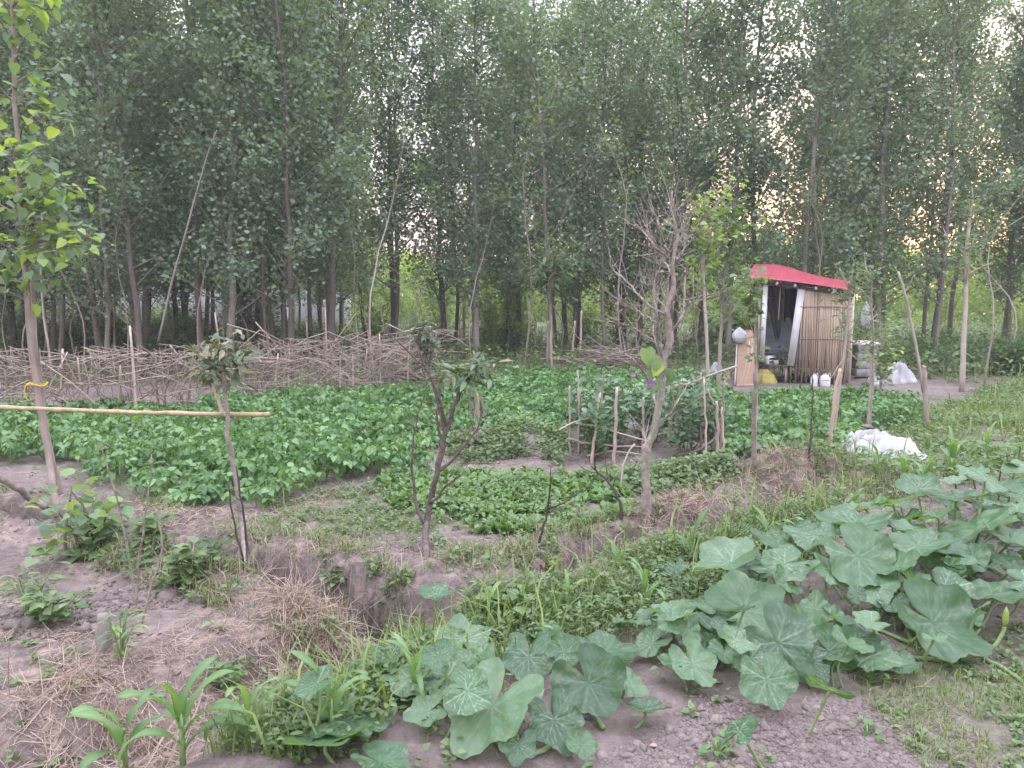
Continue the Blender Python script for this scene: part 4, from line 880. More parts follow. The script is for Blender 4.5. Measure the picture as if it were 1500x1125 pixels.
# ---------------------------------------------------------------- stakes, poles, saplings, small trees
tb = G(84, 748); Y = 6.05
ntree = thing('young_poplar', 'tall young poplar with large bright leaves at the left edge', 'tree', tuple(tb))
L = px_line(((84, 748), (72, 672), (57, 590), (43, 490), (36, 390), (29, 290), (22, 150), (19, 40), (14, -90), (10, -230)), Y); L[0] = tb - np.array([0, 0, .05]); L = bend(L, 40, .004)
m = MB(); tube(m, L, np.interp(np.linspace(0, 1, len(L)), (0, .35, 1), (pxr(10, Y), pxr(8, Y), pxr(4, Y))), 9, .5, True, .15)
tips = []; brm = m
for k in range(46):
    t = rng.uniform(.40, .95) * (len(L) - 1); i = min(int(t), len(L) - 2); b = L[i]; a = rng.uniform(0, 6.28); l = rng.uniform(.15, .52)
    if k < 8: b = L[int(len(L) * rng.uniform(.42, .62))]; a = rng.uniform(-.8, .6); l = rng.uniform(.3, .5)
    e = b + np.array([math.cos(a) * l, math.sin(a) * l, rng.uniform(-.02, .25)]); q = bend([b, (b + e) / 2 + np.array([0, 0, .04]), e], 6); tube(m, q, np.linspace(.007, .003, len(q)), 5, .5, False); tips += [q[2], q[4], q[-1]]
part(m, 'trunk', M_BARKP, ntree); m = MB()
for c in tips: tuft(m, c, 4, .10, T_HEART, .12, .9, -.8)
part(m, 'foliage', M_POPN, ntree)
mb, root = pole('support_stake', 'grey stake tied against the young poplar trunk at the left', 'stake', ((92, 742), (80, 690), (70, 640), (60, 575), (52, 500), (46, 410), (42, 375)), 6.2, 9, 5, M_BARKP, base=G(92, 742))
part(mb, 'stake', M_BARKP, root)
c = Q(54, 563, 6.08); m = MB(); L = [c + np.array([.075 * math.cos(a), .075 * math.sin(a), .012 * math.sin(3 * a)]) for a in np.linspace(0, 6.283, 17)]; tube(m, L, .007, 6, .5, False)
tube(m, bend([c + np.array([-.05, -.06, 0]), c + np.array([-.06, -.07, -.06]), c + np.array([-.035, -.065, -.13])], 7), .005, 5); single('yellow_string', 'yellow string tied round the young poplar and its stake', 'string', m, M_STRING)
L = np.array([Q(-60, 594, 5.95), Q(60, 599, 5.86), Q(200, 604, 5.3), Q(335, 607, 4.72), Q(394, 607, 4.55)]); L = bend(L, 40, .0015); mb = MB(); rd = np.linspace(.0165, .0135, len(L)); rd[::6] *= 1.25; tube(mb, L, rd, 10, .6); single('bamboo_pole', 'yellowish bamboo pole resting level between the young poplar and the loquat', 'pole', mb, M_BAMBOO)
L = np.array([G(70, 747) + (0, 0, .02), Q(47, 731, 5.9), Q(22, 713, 5.75), Q(-20, 690, 5.6), Q(-70, 668, 5.5)]); mb = MB(); tube(mb, bend(L, 16, .004), np.linspace(.026, .03, 17)[:len(bend(L, 16))], 8, .5, True, .15); single('fallen_branch', 'bent reddish branch lying against the foot of the young poplar', 'branch', mb, M_BARKM)
b = G(120, 812); bushy('poplar_shoot', 'young bushy shoot with round yellow green leaves below the left poplar', 'plant', tuple(b), .17, .14, .42, 150, .085, M_POPN, T_HEART, stems=5)

# front loquat with its prop
Y = 4.62; b = G(367, 852)
sapling('loquat', b, ((367, 852), (358, 790), (348, 720), (339, 660), (332, 600), (327, 548), (320, 500)), Y, 13, 7, 0, .14, .08, T_LANCE, M_LOQ, M_BARKM, name='loquat_sapling') if False else None
lo = thing('loquat_sapling', 'loquat sapling with dark drooping leaves holding up the end of the bamboo pole', 'sapling', tuple(b))
L = px_line(((367, 852), (358, 790), (348, 720), (339, 660), (332, 600), (327, 548), (323, 505)), Y); L[0] = b - np.array([0, 0, .04]); L = bend(L, 20, .006); m = MB(); tube(m, L, np.linspace(pxr(9, Y), pxr(4.5, Y), len(L)), 8, .5, True, .2)
for q in (((327, 545), (310, 530), (294, 519)), ((325, 525), (345, 515), (352, 500)), ((330, 560), (318, 545), (306, 545))): tube(m, bend(px_line(q, Y), 6), (.010, .009, .008, .008, .007, .007, .006)[:len(bend(px_line(q, Y), 6))], 6, .5)
part(m, 'trunk', M_BARKM, lo); m = MB()
for u, v in ((306, 545), (330, 520), (350, 508), (316, 510), (347, 530), (308, 528), (338, 548), (322, 500), (340, 515), (318, 540), (330, 545), (300, 535)): tuft(m, Q(u, v, Y + rng.normal(0, .07)), 14, .105, T_LANCE, .07, .5, -.7)
part(m, 'foliage', M_LOQ, lo)
mb, root = pole('prop_stick', 'short pale stick propped against the loquat beside the bamboo pole end', 'stick', ((326, 607), (318, 580), (311, 561)), 4.66, 6, 5, M_CANE); part(mb, 'stick', M_CANE, root)
b = G(360, 886); wp = thing('bare_shoot', 'two thin nearly black bare shoots in front of the loquat trunk', 'sapling', tuple(b))
for q in (((360, 886), (361, 850), (351, 800), (341, 755), (334, 705)), ((360, 886), (362, 820), (359, 770), (353, 725), (346, 682))):
    L = px_line(q, 4.3); L[0] = b - np.array([0, 0, .03]); L = bend(L, 12, .003); m = MB(); tube(m, L, np.linspace(.0085, .004, len(L)), 6, .2); twigs(m, L, 3, .07, .003, .4); part(m, 'stem', M_BARKD, wp)
# middle small tree
Y = 4.85; b = G(624, 832); mt = thing('small_tree', 'small dark forked tree on the bare plot with a tuft of loquat leaves', 'tree', tuple(b))
m = MB(); main = px_line(((624, 832), (626, 765), (640, 695), (651, 640), (666, 595), (678, 562), (686, 545)), Y); main[0] = b - np.array([0, 0, .04]); main = bend(main, 24, .004); tube(m, main, np.linspace(pxr(11, Y), pxr(4.5, Y), len(main)), 8, .4, True, .3)
BR = [((626, 775), (611, 740), (605, 700), (604, 655), (612, 610), (626, 560)), ((652, 635), (641, 590), (628, 545), (603, 520), (578, 495), (557, 477)), ((655, 625), (640, 575), (618, 525), (606, 488)), ((643, 690), (668, 668), (690, 640), (702, 628)), ((648, 655), (640, 610), (645, 560)), ((632, 735), (655, 712), (676, 695))]
for q in BR: L = bend(px_line(q, Y, rng.normal(0, .06, len(q)).cumsum() * .5), 16, .004); L[0] = px_line(q[:1], Y)[0]; tube(m, L, np.linspace(pxr(6, Y), .0025, len(L)), 5, .4, False, .2); twigs(m, L, 12, .20, .0026, .3)
part(m, 'trunk', M_BARKB, mt); m = MB()
for u, v in ((662, 540), (672, 548), (690, 538), (708, 548), (684, 552), (700, 538), (655, 548), (716, 540), (695, 552)): tuft(m, Q(u, v, Y + rng.normal(0, .07)), 13, .10, T_LANCE, .06, .4, -.6)
for u, v in ((612, 765), (616, 790), (640, 790)): tuft(m, Q(u, v, Y), 5, .05, T_OVAL, .02)
part(m, 'foliage', M_LOQ, mt)
b = G(627, 595); sapling('leafy dark loquat sapling just behind the upper twigs of the small tree', b, ((627, 595), (626, 560), (624, 520), (623, 495)), b[1], 5, 3, 260, .17, .10, T_LANCE, M_LOQ, name='loquat_sapling', lo=.5, tw=12, twl=.3, droop=.9)
b = G(696, 628); sapling('slim loquat sapling standing between three short stakes in the beans', b, ((696, 628), (697, 595), (695, 565), (693, 540)), b[1], 4, 3, 120, .16, .08, T_LANCE, M_LOQ, name='loquat_sapling', lo=.6, tw=8, twl=.25, droop=.9)
for i, (q, lab) in enumerate((((( 692, 626), (689, 600), (686, 574)), 'leftmost of three short stakes round the slim loquat sapling'), (((702, 632), (701, 605), (700, 577)), 'middle dark stake of three round the slim loquat sapling'), (((709, 626), (708, 600), (706, 582)), 'rightmost of three short stakes round the slim loquat sapling'))):
    bb = G(*q[0]); mb, root = pole('short_stake', lab, 'stake', q, bb[1], 4, 3.2, M_STICK, 'stakes round the slim loquat', base=bb); part(mb, 'stake', M_STICK, root)

# bare tree
b = G(948, 752); Y = b[1]; bt = thing('bare_tree', 'bare grey tree with many upright leafless branches beside the stick enclosure', 'tree', tuple(b)); m = MB()
L1 = px_line(((948, 752), (947, 718), (946, 662), (949, 652), (959, 630), (963, 605), (967, 580), (971, 545), (971, 530), (979, 510), (983, 492), (978, 462), (980, 443), (988, 416), (985, 388), (990, 362), (993, 346), (987, 323), (983, 300), (985, 280)), Y); L1[0] = b - np.array([0, 0, .05]); L1 = bend(L1, 60, .003)
tube(m, L1, np.interp(np.linspace(0, 1, len(L1)), (0, .25, .5, .75, 1), (pxr(14, Y), pxr(11, Y), pxr(10, Y), pxr(5.5, Y), pxr(2.2, Y))), 9, .6, True, .22)
BB = [(((970, 531), (968, 512), (966, 497), (962, 462), (958, 430), (962, 400)), 8), (((966, 508), (939, 487), (916, 476), (895, 471)), 4.5), (((964, 474), (939, 460), (916, 448), (904, 438)), 4), (((974, 461), (949, 446), (925, 420), (901, 397), (894, 382)), 5.5), (((976, 453), (957, 432), (946, 415), (938, 400)), 4.5),
      (((985, 483), (998, 469), (1003, 450), (1004, 404), (1006, 386), (994, 378)), 6.5), (((1003, 452), (1011, 442), (1022, 434)), 3), (((979, 378), (958, 360), (939, 335), (915, 327)), 5), (((977, 372), (969, 346), (962, 318), (953, 298)), 5), (((989, 366), (1000, 340), (1008, 318), (1012, 300)), 4),
      (((962, 598), (955, 572), (945, 549), (931, 530), (917, 518)), 5.5), (((960, 632), (975, 612), (988, 596), (1006, 567), (1028, 548)), 5), (((947, 660), (945, 646), (942, 630), (940, 618)), 5), (((988, 410), (973, 385), (962, 360), (950, 340)), 4.5), (((990, 380), (1003, 362), (1000, 335)), 4), (((972, 535), (960, 500), (955, 470), (951, 450)), 4), (((980, 445), (968, 420), (966, 395), (972, 370)), 4)]
for q, w_ in BB:
    dY = np.r_[0, np.cumsum(rng.normal(0, .10, len(q) - 1))]; L = bend(px_line(q, Y, dY), 18, .004); tube(m, L, np.linspace(pxr(w_ * .75, Y), .003, len(L)), 6, .6, False, .2); twigs(m, L, 17, .26, .0026, .45, None, .15)
twigs(m, L1, 34, .36, .003, .5, None, .45); part(m, 'trunk', M_BARKM, bt); m = MB()
for u, v in ((905, 439), (916, 450), (900, 472), (910, 477), (897, 470)):
    m = MB(); tuft(m, Q(u, v, Y), 4, .05, T_OVAL, .02, 1); part(m, 'dead_leaf', M_LITTER, bt)
vn_ = thing('climbing_gourd', 'gourd vine with broad yellow green leaves climbing the bare tree trunk', 'plant', tuple(b + np.array([.05, -.06, 0]))); m = MB()
L = bend([b + np.array([.06, -.07, 0])] + [Q(*p, Y - .08) for p in ((955, 690), (955, 640), (964, 600), (966, 565), (957, 545), (950, 528))], 20, .004); tube(m, L, .005, 5); part(m, 'vine', M_STEMG, vn_)
for u, v, sz in ((947, 522, .13), (966, 545, .10), (979, 552, .09), (960, 535, .10), (950, 553, .09), (985, 560, .08), (955, 575, .07)):
    m = MB(); leaves(m, T_HEART, [Q(u, v - 12, Y - .1 - .03 * rng.random())], [(rng.normal(0, .25), -.2, -1)], [(rng.normal(0, .3), -1, .25)], [sz]); part(m, 'leaf', M_POPN, vn_)

# stick enclosure with broad beans
eb = P0(945, 672); enc = thing('stick_enclosure', 'low round pen of upright stakes and thin rails beside the bare tree', 'enclosure', tuple(eb))
STK = [((835, 676), (835, 620), (834, 565), 5), ((847, 671), (848, 600), (846, 544), 4), ((848, 668), (849, 620), (849, 572), 7), ((858, 668), (859, 640), (858, 612), 3), ((867, 679), (873, 620), (879, 575), 7), ((880, 575), (883, 560), (885, 545), 5), ((898, 684), (901, 630), (904, 567), 8), ((942, 655), (942, 620), (942, 582), 6), ((981, 668), (981, 620), (980, 565), 4), ((994, 668), (995, 630), (993, 582), 8), ((1026, 656), (1027, 600), (1027, 545), 6), ((1036, 682), (1034, 620), (1031, 552), 5), ((1050, 680), (1051, 630), (1049, 588), 8), ((1053, 679), (1057, 620), (1062, 557), 6), ((1059, 682), (1060, 640), (1058, 596), 5), ((1045, 668), (1047, 640), (1040, 600), 5), ((914, 660), (916, 640), (930, 648), 5), ((908, 720), (913, 680), (930, 650), 5)]
for *q, w_ in STK:
    bb = P0(q[0][0], max(q[0][1], 668)); L = px_line(q, bb[1]); L[0][2] = min(L[0][2], Hz(L[0][0], L[0][1]) - .04); L = bend(L, 10, .004); m = MB(); tube(m, L, np.linspace(pxr(w_ * .72, bb[1]), pxr(w_ * .5, bb[1]), len(L)), 7, rng.random(), True, .2); part(m, 'stake', M_CANE if rng.random() < .12 else M_STICK, enc)
RL = [((819, 630), (840, 619), (865, 611), 3), ((843, 619), (870, 624), (899, 632), (944, 645), 4), ((830, 643), (860, 649), (893, 652), (942, 655), 4), ((860, 668), (876, 664), (897, 661), (942, 666), 3), ((987, 569), (998, 563), (1011, 563), (1035, 552), (1058, 544), (1080, 536), 6), ((989, 597), (1015, 596), (1046, 595), 3), ((994, 667), (1010, 664), (1024, 658), (1040, 649), (1050, 636), (1058, 613), (1061, 598), 5), ((1000, 690), (1020, 685), (1045, 680), 3), ((1036, 570), (1042, 585), (1046, 593), 4)]
for k, (*q, w_) in enumerate(RL):
    L = bend(px_line(q, 7.75 if k < 4 else 7.95), 14, .004); m = MB(); tube(m, L, np.linspace(pxr(w_, 7.8), pxr(w_ * .6, 7.8), len(L)), 6, rng.random(), True, .2); part(m, 'rail', M_BARKP if k in (4, 6) else M_STICK, enc)
peas = []
for k in range(24):
    t = k / 24; u = 856 + 190 * rng.random(); v = rng.uniform(628, 672); bb = G(u, v); h = rng.uniform(.5, .8)
    root = thing('broad_bean_plant', 'blue green broad bean plant growing inside the stick pen', 'plant', tuple(bb), 'broad beans in the stick pen'); m, l2 = MB(), MB(); tops = []
    for j in range(4):
        e = bb + np.array([rng.normal(0, .12), rng.normal(0, .12), h * rng.uniform(.75, 1.05)]); L = bend([bb - (0, 0, .02), (bb + e) / 2 + rng.normal(0, .03, 3), e], 10); tube(m, L, np.linspace(.006, .0035, len(L)), 5, .5, False); tops.append(L)
        c = np.repeat(L[2:], 5, 0) + rng.normal(0, .025, (5 * (len(L) - 2), 3)); n = len(c); ax = rdir(n, -.1, .8); leaves(l2, T_OVAL, c + ax * .03, ax, np.column_stack([rng.normal(0, .5, (n, 2)), np.ones(n)]), rng.uniform(.05, .09, n))
    tag(part(m, 'stem', M_STEMG, root), None, None, kind='stuff'); part(l2, 'foliage', M_PEA, root); peas.append(root)
for nm_, q, mat_, lab in (('flower', (953, 562), M_PURPLE, 'purple flower open beside the bare tree trunk, the larger one'), ('flower', (928, 549), M_PINK, 'pinkish purple flower left of the bare tree trunk, the smaller one')):
    c = Q(*q, Y - .15); r = thing('pea_flower', lab, 'flower', tuple(c)); m = MB(); sz = .028 if mat_ is M_PURPLE else .02; leaves(m, T_HEART, np.repeat([c], 6, 0), np.column_stack([np.cos(np.arange(6) * 1.05), np.full(6, -.3), np.sin(np.arange(6) * 1.05)]), np.tile((0, -1, .2), (6, 1)), np.full(6, sz)); part(m, 'petals', mat_, r)
    m = MB(); tube(m, bend([c, c + np.array([.01, .03, -.06]), c + np.array([.03, .06, -.16])], 6), .003, 5); part(m, 'stalk', M_STEMG, r)

# saplings and stakes on the right and by the forest edge
def stakeat(label, q, w0, w1, mat, Y=None, group=None, tw=0, name='stake'):
    bb = G(*q[0]); Y = Y or bb[1]; mb, root = pole(name, label, 'stake', q, Y, w0, w1, mat, group, base=bb, tw=tw); part(mb, 'stake', mat, root)
b = G(1037, 612); sapling('slim sapling with round grey green leaves rising beside the bare tree', b, ((1037, 612), (1037, 560), (1034, 480), (1031, 420), (1031, 360), (1035, 300)), b[1], 6, 3, 420, .08, .13, T_HEART, M_SHRUBY, lo=.55, tw=26, twl=.5, droop=.8)
b = G(1052, 590); sapling('taller forked sapling with round grey green leaves left of the hut', b, ((1052, 590), (1054, 520), (1058, 450), (1062, 380), (1074, 310)), b[1], 6, 3, 620, .095, .15, T_HEART, M_SHRUB, lo=.4, tw=34, twl=.55, droop=.8)
stakeat('thick mossy stake standing in front of the hut, tied to a leafy sapling', ((1104, 692), (1104, 640), (1105, 590), (1106, 545)), 8, 6, M_BARKM)
b = G(1106, 690); sapling('leafy sapling in front of the left post of the hut', b, ((1108, 690), (1107, 600), (1107, 520), (1105, 450), (1103, 410)), b[1], 5, 3, 210, .07, .07, T_OVAL, M_SHRUB, lo=.45, tw=20, twl=.22, droop=.4)
b = G(1186, 676); sapling('thin dark leafless shoot standing in the beans before the cane wall', b, ((1186, 676), (1187, 640), (1190, 600), (1191, 556)), b[1], 4, 2, 0, .05, .05, bark=M_BARKD, tw=8, twl=.12)
stakeat('tan stake leaning right in the beans before the cane wall', ((1214, 660), (1219, 615), (1226, 560), (1231, 540)), 6, 4.5, M_CANE)
b = G(1217, 660); sapling('slim peach sapling with narrow leaves by the right end of the hut', b, ((1221, 658), (1228, 580), (1238, 500), (1243, 445), (1246, 412)), b[1], 5, 3, 170, .10, .06, T_LANCE, M_SHRUB, lo=.4, tw=24, twl=.24, droop=.5)
stakeat('pale stake in the grass between the bean bed and the white sheet', ((1271, 640), (1274, 600), (1276, 560), (1277, 520)), 6, 4, M_STICK)
b = G(1275, 640); sapling('tall slim sapling with small leaves in front of the white sacks', b, ((1276, 640), (1278, 560), (1279, 490), (1276, 440), (1274, 392)), b[1], 4, 2.5, 240, .075, .09, T_OVAL, M_SHRUB, lo=.4, tw=24, twl=.32, droop=.6)
b = G(1289, 600); sapling('low leafy sapling with reddish tips right of the block stack', b, ((1289, 600), (1290, 560), (1291, 520), (1292, 490)), b[1], 4, 2.5, 260, .09, .10, T_OVAL, M_POPN, lo=.3, tw=20, twl=.3, droop=.6)
stakeat('pale leaning stump post at the right edge of the bean field', ((1358, 628), (1356, 590), (1354, 545), (1354, 536)), 7.5, 6, M_BARKP)
b = G(1356, 600); mb, root = pole('leaning_pole', 'long thin pole leaning left above the pale stump post', 'pole', ((1353, 575), (1340, 500), (1328, 440), (1316, 398)), b[1], 5, 3, M_BARKP, base=(*Q(1353, 590, b[1])[:2], Hz(*Q(1353, 590, b[1])[:2])), tw=4); part(mb, 'pole', M_BARKP, root)
b = G(1409, 574); sapling('pale slim straight sapling by the hedge at the right', b, ((1409, 574), (1412, 500), (1415, 430), (1416, 370), (1421, 310)), b[1], 8, 4, 260, .09, .14, T_OVAL, M_SHRUB, lo=.5, tw=20, twl=.5)
stakeat('pale grey stake standing at the far edge of the beans', ((801, 554), (802, 510), (803, 470)), 4, 4, M_BARKP); stakeat('brown stake beside the pale grey one at the far edge of the beans', ((807, 552), (807, 500), (806, 450)), 5, 4, M_CANE)
b = G(805, 552); sapling('walnut like sapling with big drooping leaves at the far edge of the beans', b, ((805, 552), (806, 480), (806, 430), (808, 390)), b[1], 5, 3, 420, .22, .20, T_LANCE, M_SHRUB, lo=.55, tw=26, twl=.75, droop=.9)
for i, (u0, v0, u1, v1, lab) in enumerate(((836, 545, 842, 470, 'thin pale cane left of a pair at the field edge'), (848, 548, 852, 455, 'thin pale cane right of a pair at the field edge'), (680, 520, 679, 450, 'tall pale stake at the right end of the stick fence'), (783, 535, 785, 470, 'thin dark stake under the walnut like sapling'))):
    stakeat(lab, ((u0, v0), ((u0 + u1) / 2, (v0 + v1) / 2), (u1, v1)), 5 if i == 2 else 3.2, 3, M_CANE if i != 3 else M_BARK)
# twigs and weeds of the near plot
for i, (q, lab) in enumerate(((((790, 806), (793, 780), (800, 758), (803, 735)), 'thin dark dead shoot on the bare plot before the greens'), (((910, 765), (908, 735), (895, 712), (876, 692), (866, 683)), 'bent dark dead twig at the right end of the greens'))):
    bb = G(*q[0]); mb, root = pole('dead_twig', lab, 'twig', q, bb[1], 5, 2.5, M_BARKD, base=bb, tw=3); part(mb, 'stem', M_BARKD, root)
for i, (q, lab, lf) in enumerate(((((196, 900), (194, 850), (185, 790), (172, 735), (158, 690), (148, 648)), 'tallest reddish weed stem with a few leaves, leaning left at the left front', 30), (((197, 905), (202, 850), (208, 790), (217, 730), (222, 665)), 'upright reddish weed stem with a leafy tip at the left front', 34), (((204, 915), (222, 860), (236, 810), (235, 775), (227, 745)), 'short dark bent weed stem at the left front', 8))):
    bb = G(*q[0]); root = thing('tall_weed', lab, 'weed', tuple(bb)); L = px_line(q, bb[1]); L[0] = bb - np.array([0, 0, .03]); L = bend(L, 16, .003); m, l2 = MB(), MB(); tube(m, L, np.linspace(.007, .003, len(L)), 6); part(m, 'stem', M_BARKM, root)
    n = lf; c = L[rng.integers(len(L) // 3, len(L), n)]; ax = rdir(n, -.5, .6); leaves(l2, T_LANCE, c, ax, np.column_stack([rng.normal(0, .4, (n, 2)), np.ones(n)]), rng.uniform(.04, .09, n)); part(l2, 'foliage', M_SHRUB, root)
def leafy(name, label, u, v, h, r, n, sz, mat, tmpl=T_OVAL, st=5, group=None):
    bb = G(u, v); root = thing(name, label, 'plant', tuple(bb), group); m, l2 = MB(), MB()
    for j in range(st):
        a = rng.uniform(0, 6.28); e = bb + np.array([math.cos(a) * r * rng.uniform(.2, .8), math.sin(a) * r * rng.uniform(.2, .8), h * rng.uniform(.6, 1)]); L = bend([bb - (0, 0, .02), (bb + e) / 2 + np.array([0, 0, .05 * h]), e], 8); tube(m, L, np.linspace(.006, .003, len(L)), 5, .5, False)
        k = n // st; c = L[rng.integers(2, len(L), k)]; a2 = rng.uniform(0, 6.28, k); el = rng.uniform(-.2, .7, k); ax = np.stack([np.cos(a2) * np.cos(el), np.sin(a2) * np.cos(el), np.sin(el)], 1)
        leaves(l2, tmpl, c + ax * .03, ax * np.array([1, 1, .5]), np.column_stack([rng.normal(0, .3, (k, 2)), np.ones(k)]), sz * rng.uniform(.6, 1.2, k))
    tag(part(m, 'stem', M_STEMG, root), None, None, kind='stuff'); part(l2, 'foliage', mat, root)
leafy('dahlia_plant', 'leafy dahlia like plant in dug soil at the far left front', 45, 905, .30, .17, 90, .07, M_WEED, T_LANCE); leafy('dahlia_plant', 'second dahlia like plant with pale spread leaves right of the first', 82, 915, .20, .15, 80, .065, M_WEED)
leafy('potato_plant', 'broad leaved plant on the ditch bank below the young poplar', 165, 800, .24, .16, 60, .075, M_WEED); leafy('potato_plant', 'broad leaved plant behind the reddish weed stems', 212, 815, .24, .15, 60, .10, M_WEED)
leafy('pepper_plant', 'upright plant with narrow leaves left of the dark hole in the ditch', 275, 862, .25, .14, 90, .08, M_WEED); leafy('pepper_plant', 'small plant hanging over the ditch behind the loquat trunk', 310, 830, .18, .12, 46, .085, M_SHRUB)
leafy('wilted_weed', 'wilted yellow green weed clump beside the broken stump', 178, 968, .26, .09, 60, .06, M_POPN, T_LANCE, 7); leafy('yellow_shoot', 'small yellow green shoot on the right of the small tree foot', 640, 800, .09, .06, 16, .05, M_POPN); leafy('round_leaf_weed', 'round leaved weed clump hanging at the far ditch wall', 490, 858, .10, .10, 40, .055, M_WEED); leafy('round_leaf_weed', 'broad leaved weed in the dark of the ditch right of the middle', 745, 905, .12, .12, 40, .08, M_WEED)
leafy('seedling', 'small bright seedling in the bare soil before the pumpkins', 1270, 1080, .05, .04, 12, .04, M_GREEN); leafy('seedling', 'tiny pale seedling nearer the pumpkin leaves', 1048, 1108, .06, .04, 12, .05, M_GREEN)
for u, v, h_, m_, lab in ((655, 960, .16, M_WEED, 'tuft of feathery light weeds on the ditch edge above the front pumpkin'), (560, 1010, .14, M_SHRUB, 'bushy low weed left of the front pumpkin'), (430, 1050, .16, M_WEED, 'low broad weed clump between the maize plants at the bottom'), (880, 905, .16, M_WEED, 'leafy weed clump among the maize seedlings in the middle of the strip'), (960, 860, .14, M_SHRUB, 'dark small weed clump by the ditch lip right of the middle'), (1080, 800, .16, M_WEED, 'weed clump behind the flat silver pumpkin leaf'), (805, 840, .14, M_SHRUBY, 'yellow green weed tuft beside the dead shoot'), (1150, 760, .2, M_WEED, 'weed clump hanging over the straw bank'), (330, 1010, .14, M_SHRUB, 'weed creeping down the bank of the left hollow'), (700, 880, .14, M_WEED, 'weed tuft on the far lip of the ditch')):
    leafy('weed_clump', lab, u, v, h_, h_ * .8, 90, .042, m_, T_LANCE if m_ is M_WEED else T_OVAL, 7)
bb = G(152, 952); root = thing('tree_stump', 'short broken dark stump in the dry grass at the left front', 'stump', tuple(bb)); m = MB(); tube(m, bend([bb - (0, 0, .05), bb + (.005, 0, .08), bb + (.0, .01, .17)], 8), (.042, .036, .034, .033, .032, .03, .028, .026, .025)[:len(bend([bb, bb, bb], 8))], 9, .3, True, .4); part(m, 'stump', M_BARK, root)

# ---------------------------------------------------------------- maize seedlings
def blade(L0, az, el0, length, wd, curl):
    k = 15; t = np.linspace(0, 1, k); el = el0 - curl * t ** 1.5; ds = length / (k - 1); p = [np.array(L0, float)]
    for i in range(k - 1): p.append(p[-1] + ds * np.array([math.cos(az) * math.cos(el[i]), math.sin(az) * math.cos(el[i]), math.sin(el[i])]))
    p = np.array(p); side = np.array([-math.sin(az), math.cos(az), 0]); up = np.stack([-np.cos(az) * np.sin(el), -np.sin(az) * np.sin(el), np.cos(el)], 1)
    w_ = wd * np.minimum(1, .45 + t * 2.5) * np.sqrt(np.clip(1 - t ** 2.6, 0, 1)); wave = .25 * wd * np.sin(t * 11 + az * 7)[:, None] * up; V = []
    for s_, f in ((-1, .30), (-.5, .12), (0, 0), (.5, .12), (1, .30)): V.append(p + side * (w_ * s_)[:, None] + up * (w_ * f)[:, None] + wave * abs(s_) * np.sign(s_ + .01))
    V = np.stack(V, 1).reshape(-1, 3); I, J = np.meshgrid(np.arange(k - 1), np.arange(4), indexing='ij'); a = (I * 5 + J).ravel(); m = MB(); m.add(V, np.stack([a, a + 1, a + 6, a + 5], 1), None, np.tile((.35, .5, .85, .5, .35), k)); return m
MZ = [(185, 1140, .28, .034, 'largest maize plant at the left bottom edge of the photo'), (270, 1155, .31, .038, 'broad leaved maize plant right of the largest one at the bottom edge'), (365, 1085, .22, .024, 'slim maize plant by the dark hollow at the bottom left'), (487, 1085, .28, .03, 'maize plant with one tall bending leaf above the lowest pumpkin leaf'), (608, 1028, .26, .024, 'maize seedling at the left edge of the front pumpkin plant'), (562, 985, .16, .014, 'thin yellowish maize seedling in weeds before the ditch'), (717, 918, .19, .02, 'maize seedling standing up from the ditch edge behind the front pumpkin'), (832, 895, .18, .02, 'yellow green maize seedling above the flat pumpkin leaf'), (905, 848, .22, .022, 'maize seedling with arching leaves left of the dark ditch gap'), (945, 895, .24, .022, 'maize seedling with leaves curling down before the middle pumpkin'), (1012, 832, .30, .03, 'upright maize plant left of the silver pumpkin leaf'), (1123, 806, .24, .024, 'maize seedling between two flat pumpkin leaves'), (982, 806, .12, .014, 'small maize seedling on the ditch lip'), (1252, 750, .22, .024, 'maize plant on the strip right of the ditch bank'), (1285, 700, .30, .034, 'dark maize plant in front of the white sheet'), (1322, 712, .26, .03, 'maize plant with spreading leaves right of the white sheet'), (1352, 720, .26, .03, 'yellowish maize plant behind the pumpkins'), (1393, 700, .36, .036, 'tall maize plant behind the pumpkins at the right'), (1420, 690, .30, .034, 'maize plant next to the tall one at the right'), (1228, 735, .18, .02, 'short maize plant by the straw bank'), (1445, 672, .30, .03, 'farthest maize plant at the right edge'), (1188, 800, .2, .02, 'maize seedling half hidden behind a pumpkin leaf')]
for u, v, h, w_, lab in MZ:
    if v <= 1125: bb = G(u, v)
    else: bb = P0(u, v); bb[2] = Hz(bb[0], bb[1])
    root = thing('maize_plant', lab, 'maize', tuple(bb), 'maize seedlings in the foreground'); m = MB(); tube(m, np.array([bb - (0, 0, .02), bb + (0, 0, h * .3), bb + (rng.normal(0, .01), 0, h * .62)]), (w_ * .3, w_ * .28, w_ * .14), 8, .8); part(m, 'stem', M_STEMG, root)
    az = rng.uniform(0, 6.28); nl_ = 7 if h > .3 else 5
    for k in range(nl_):
        az += math.pi + rng.normal(0, .45); t = (k + .5) / nl_; part(blade(bb + np.array([0, 0, h * (.1 + .5 * t)]), az, R(rng.uniform(50, 68) + 18 * t), h * rng.uniform(.75, 1.15), w_ * rng.uniform(.5, .8), R(rng.uniform(70, 170) * (1.15 - .6 * t))), 'leaf', M_MAIZE, root)

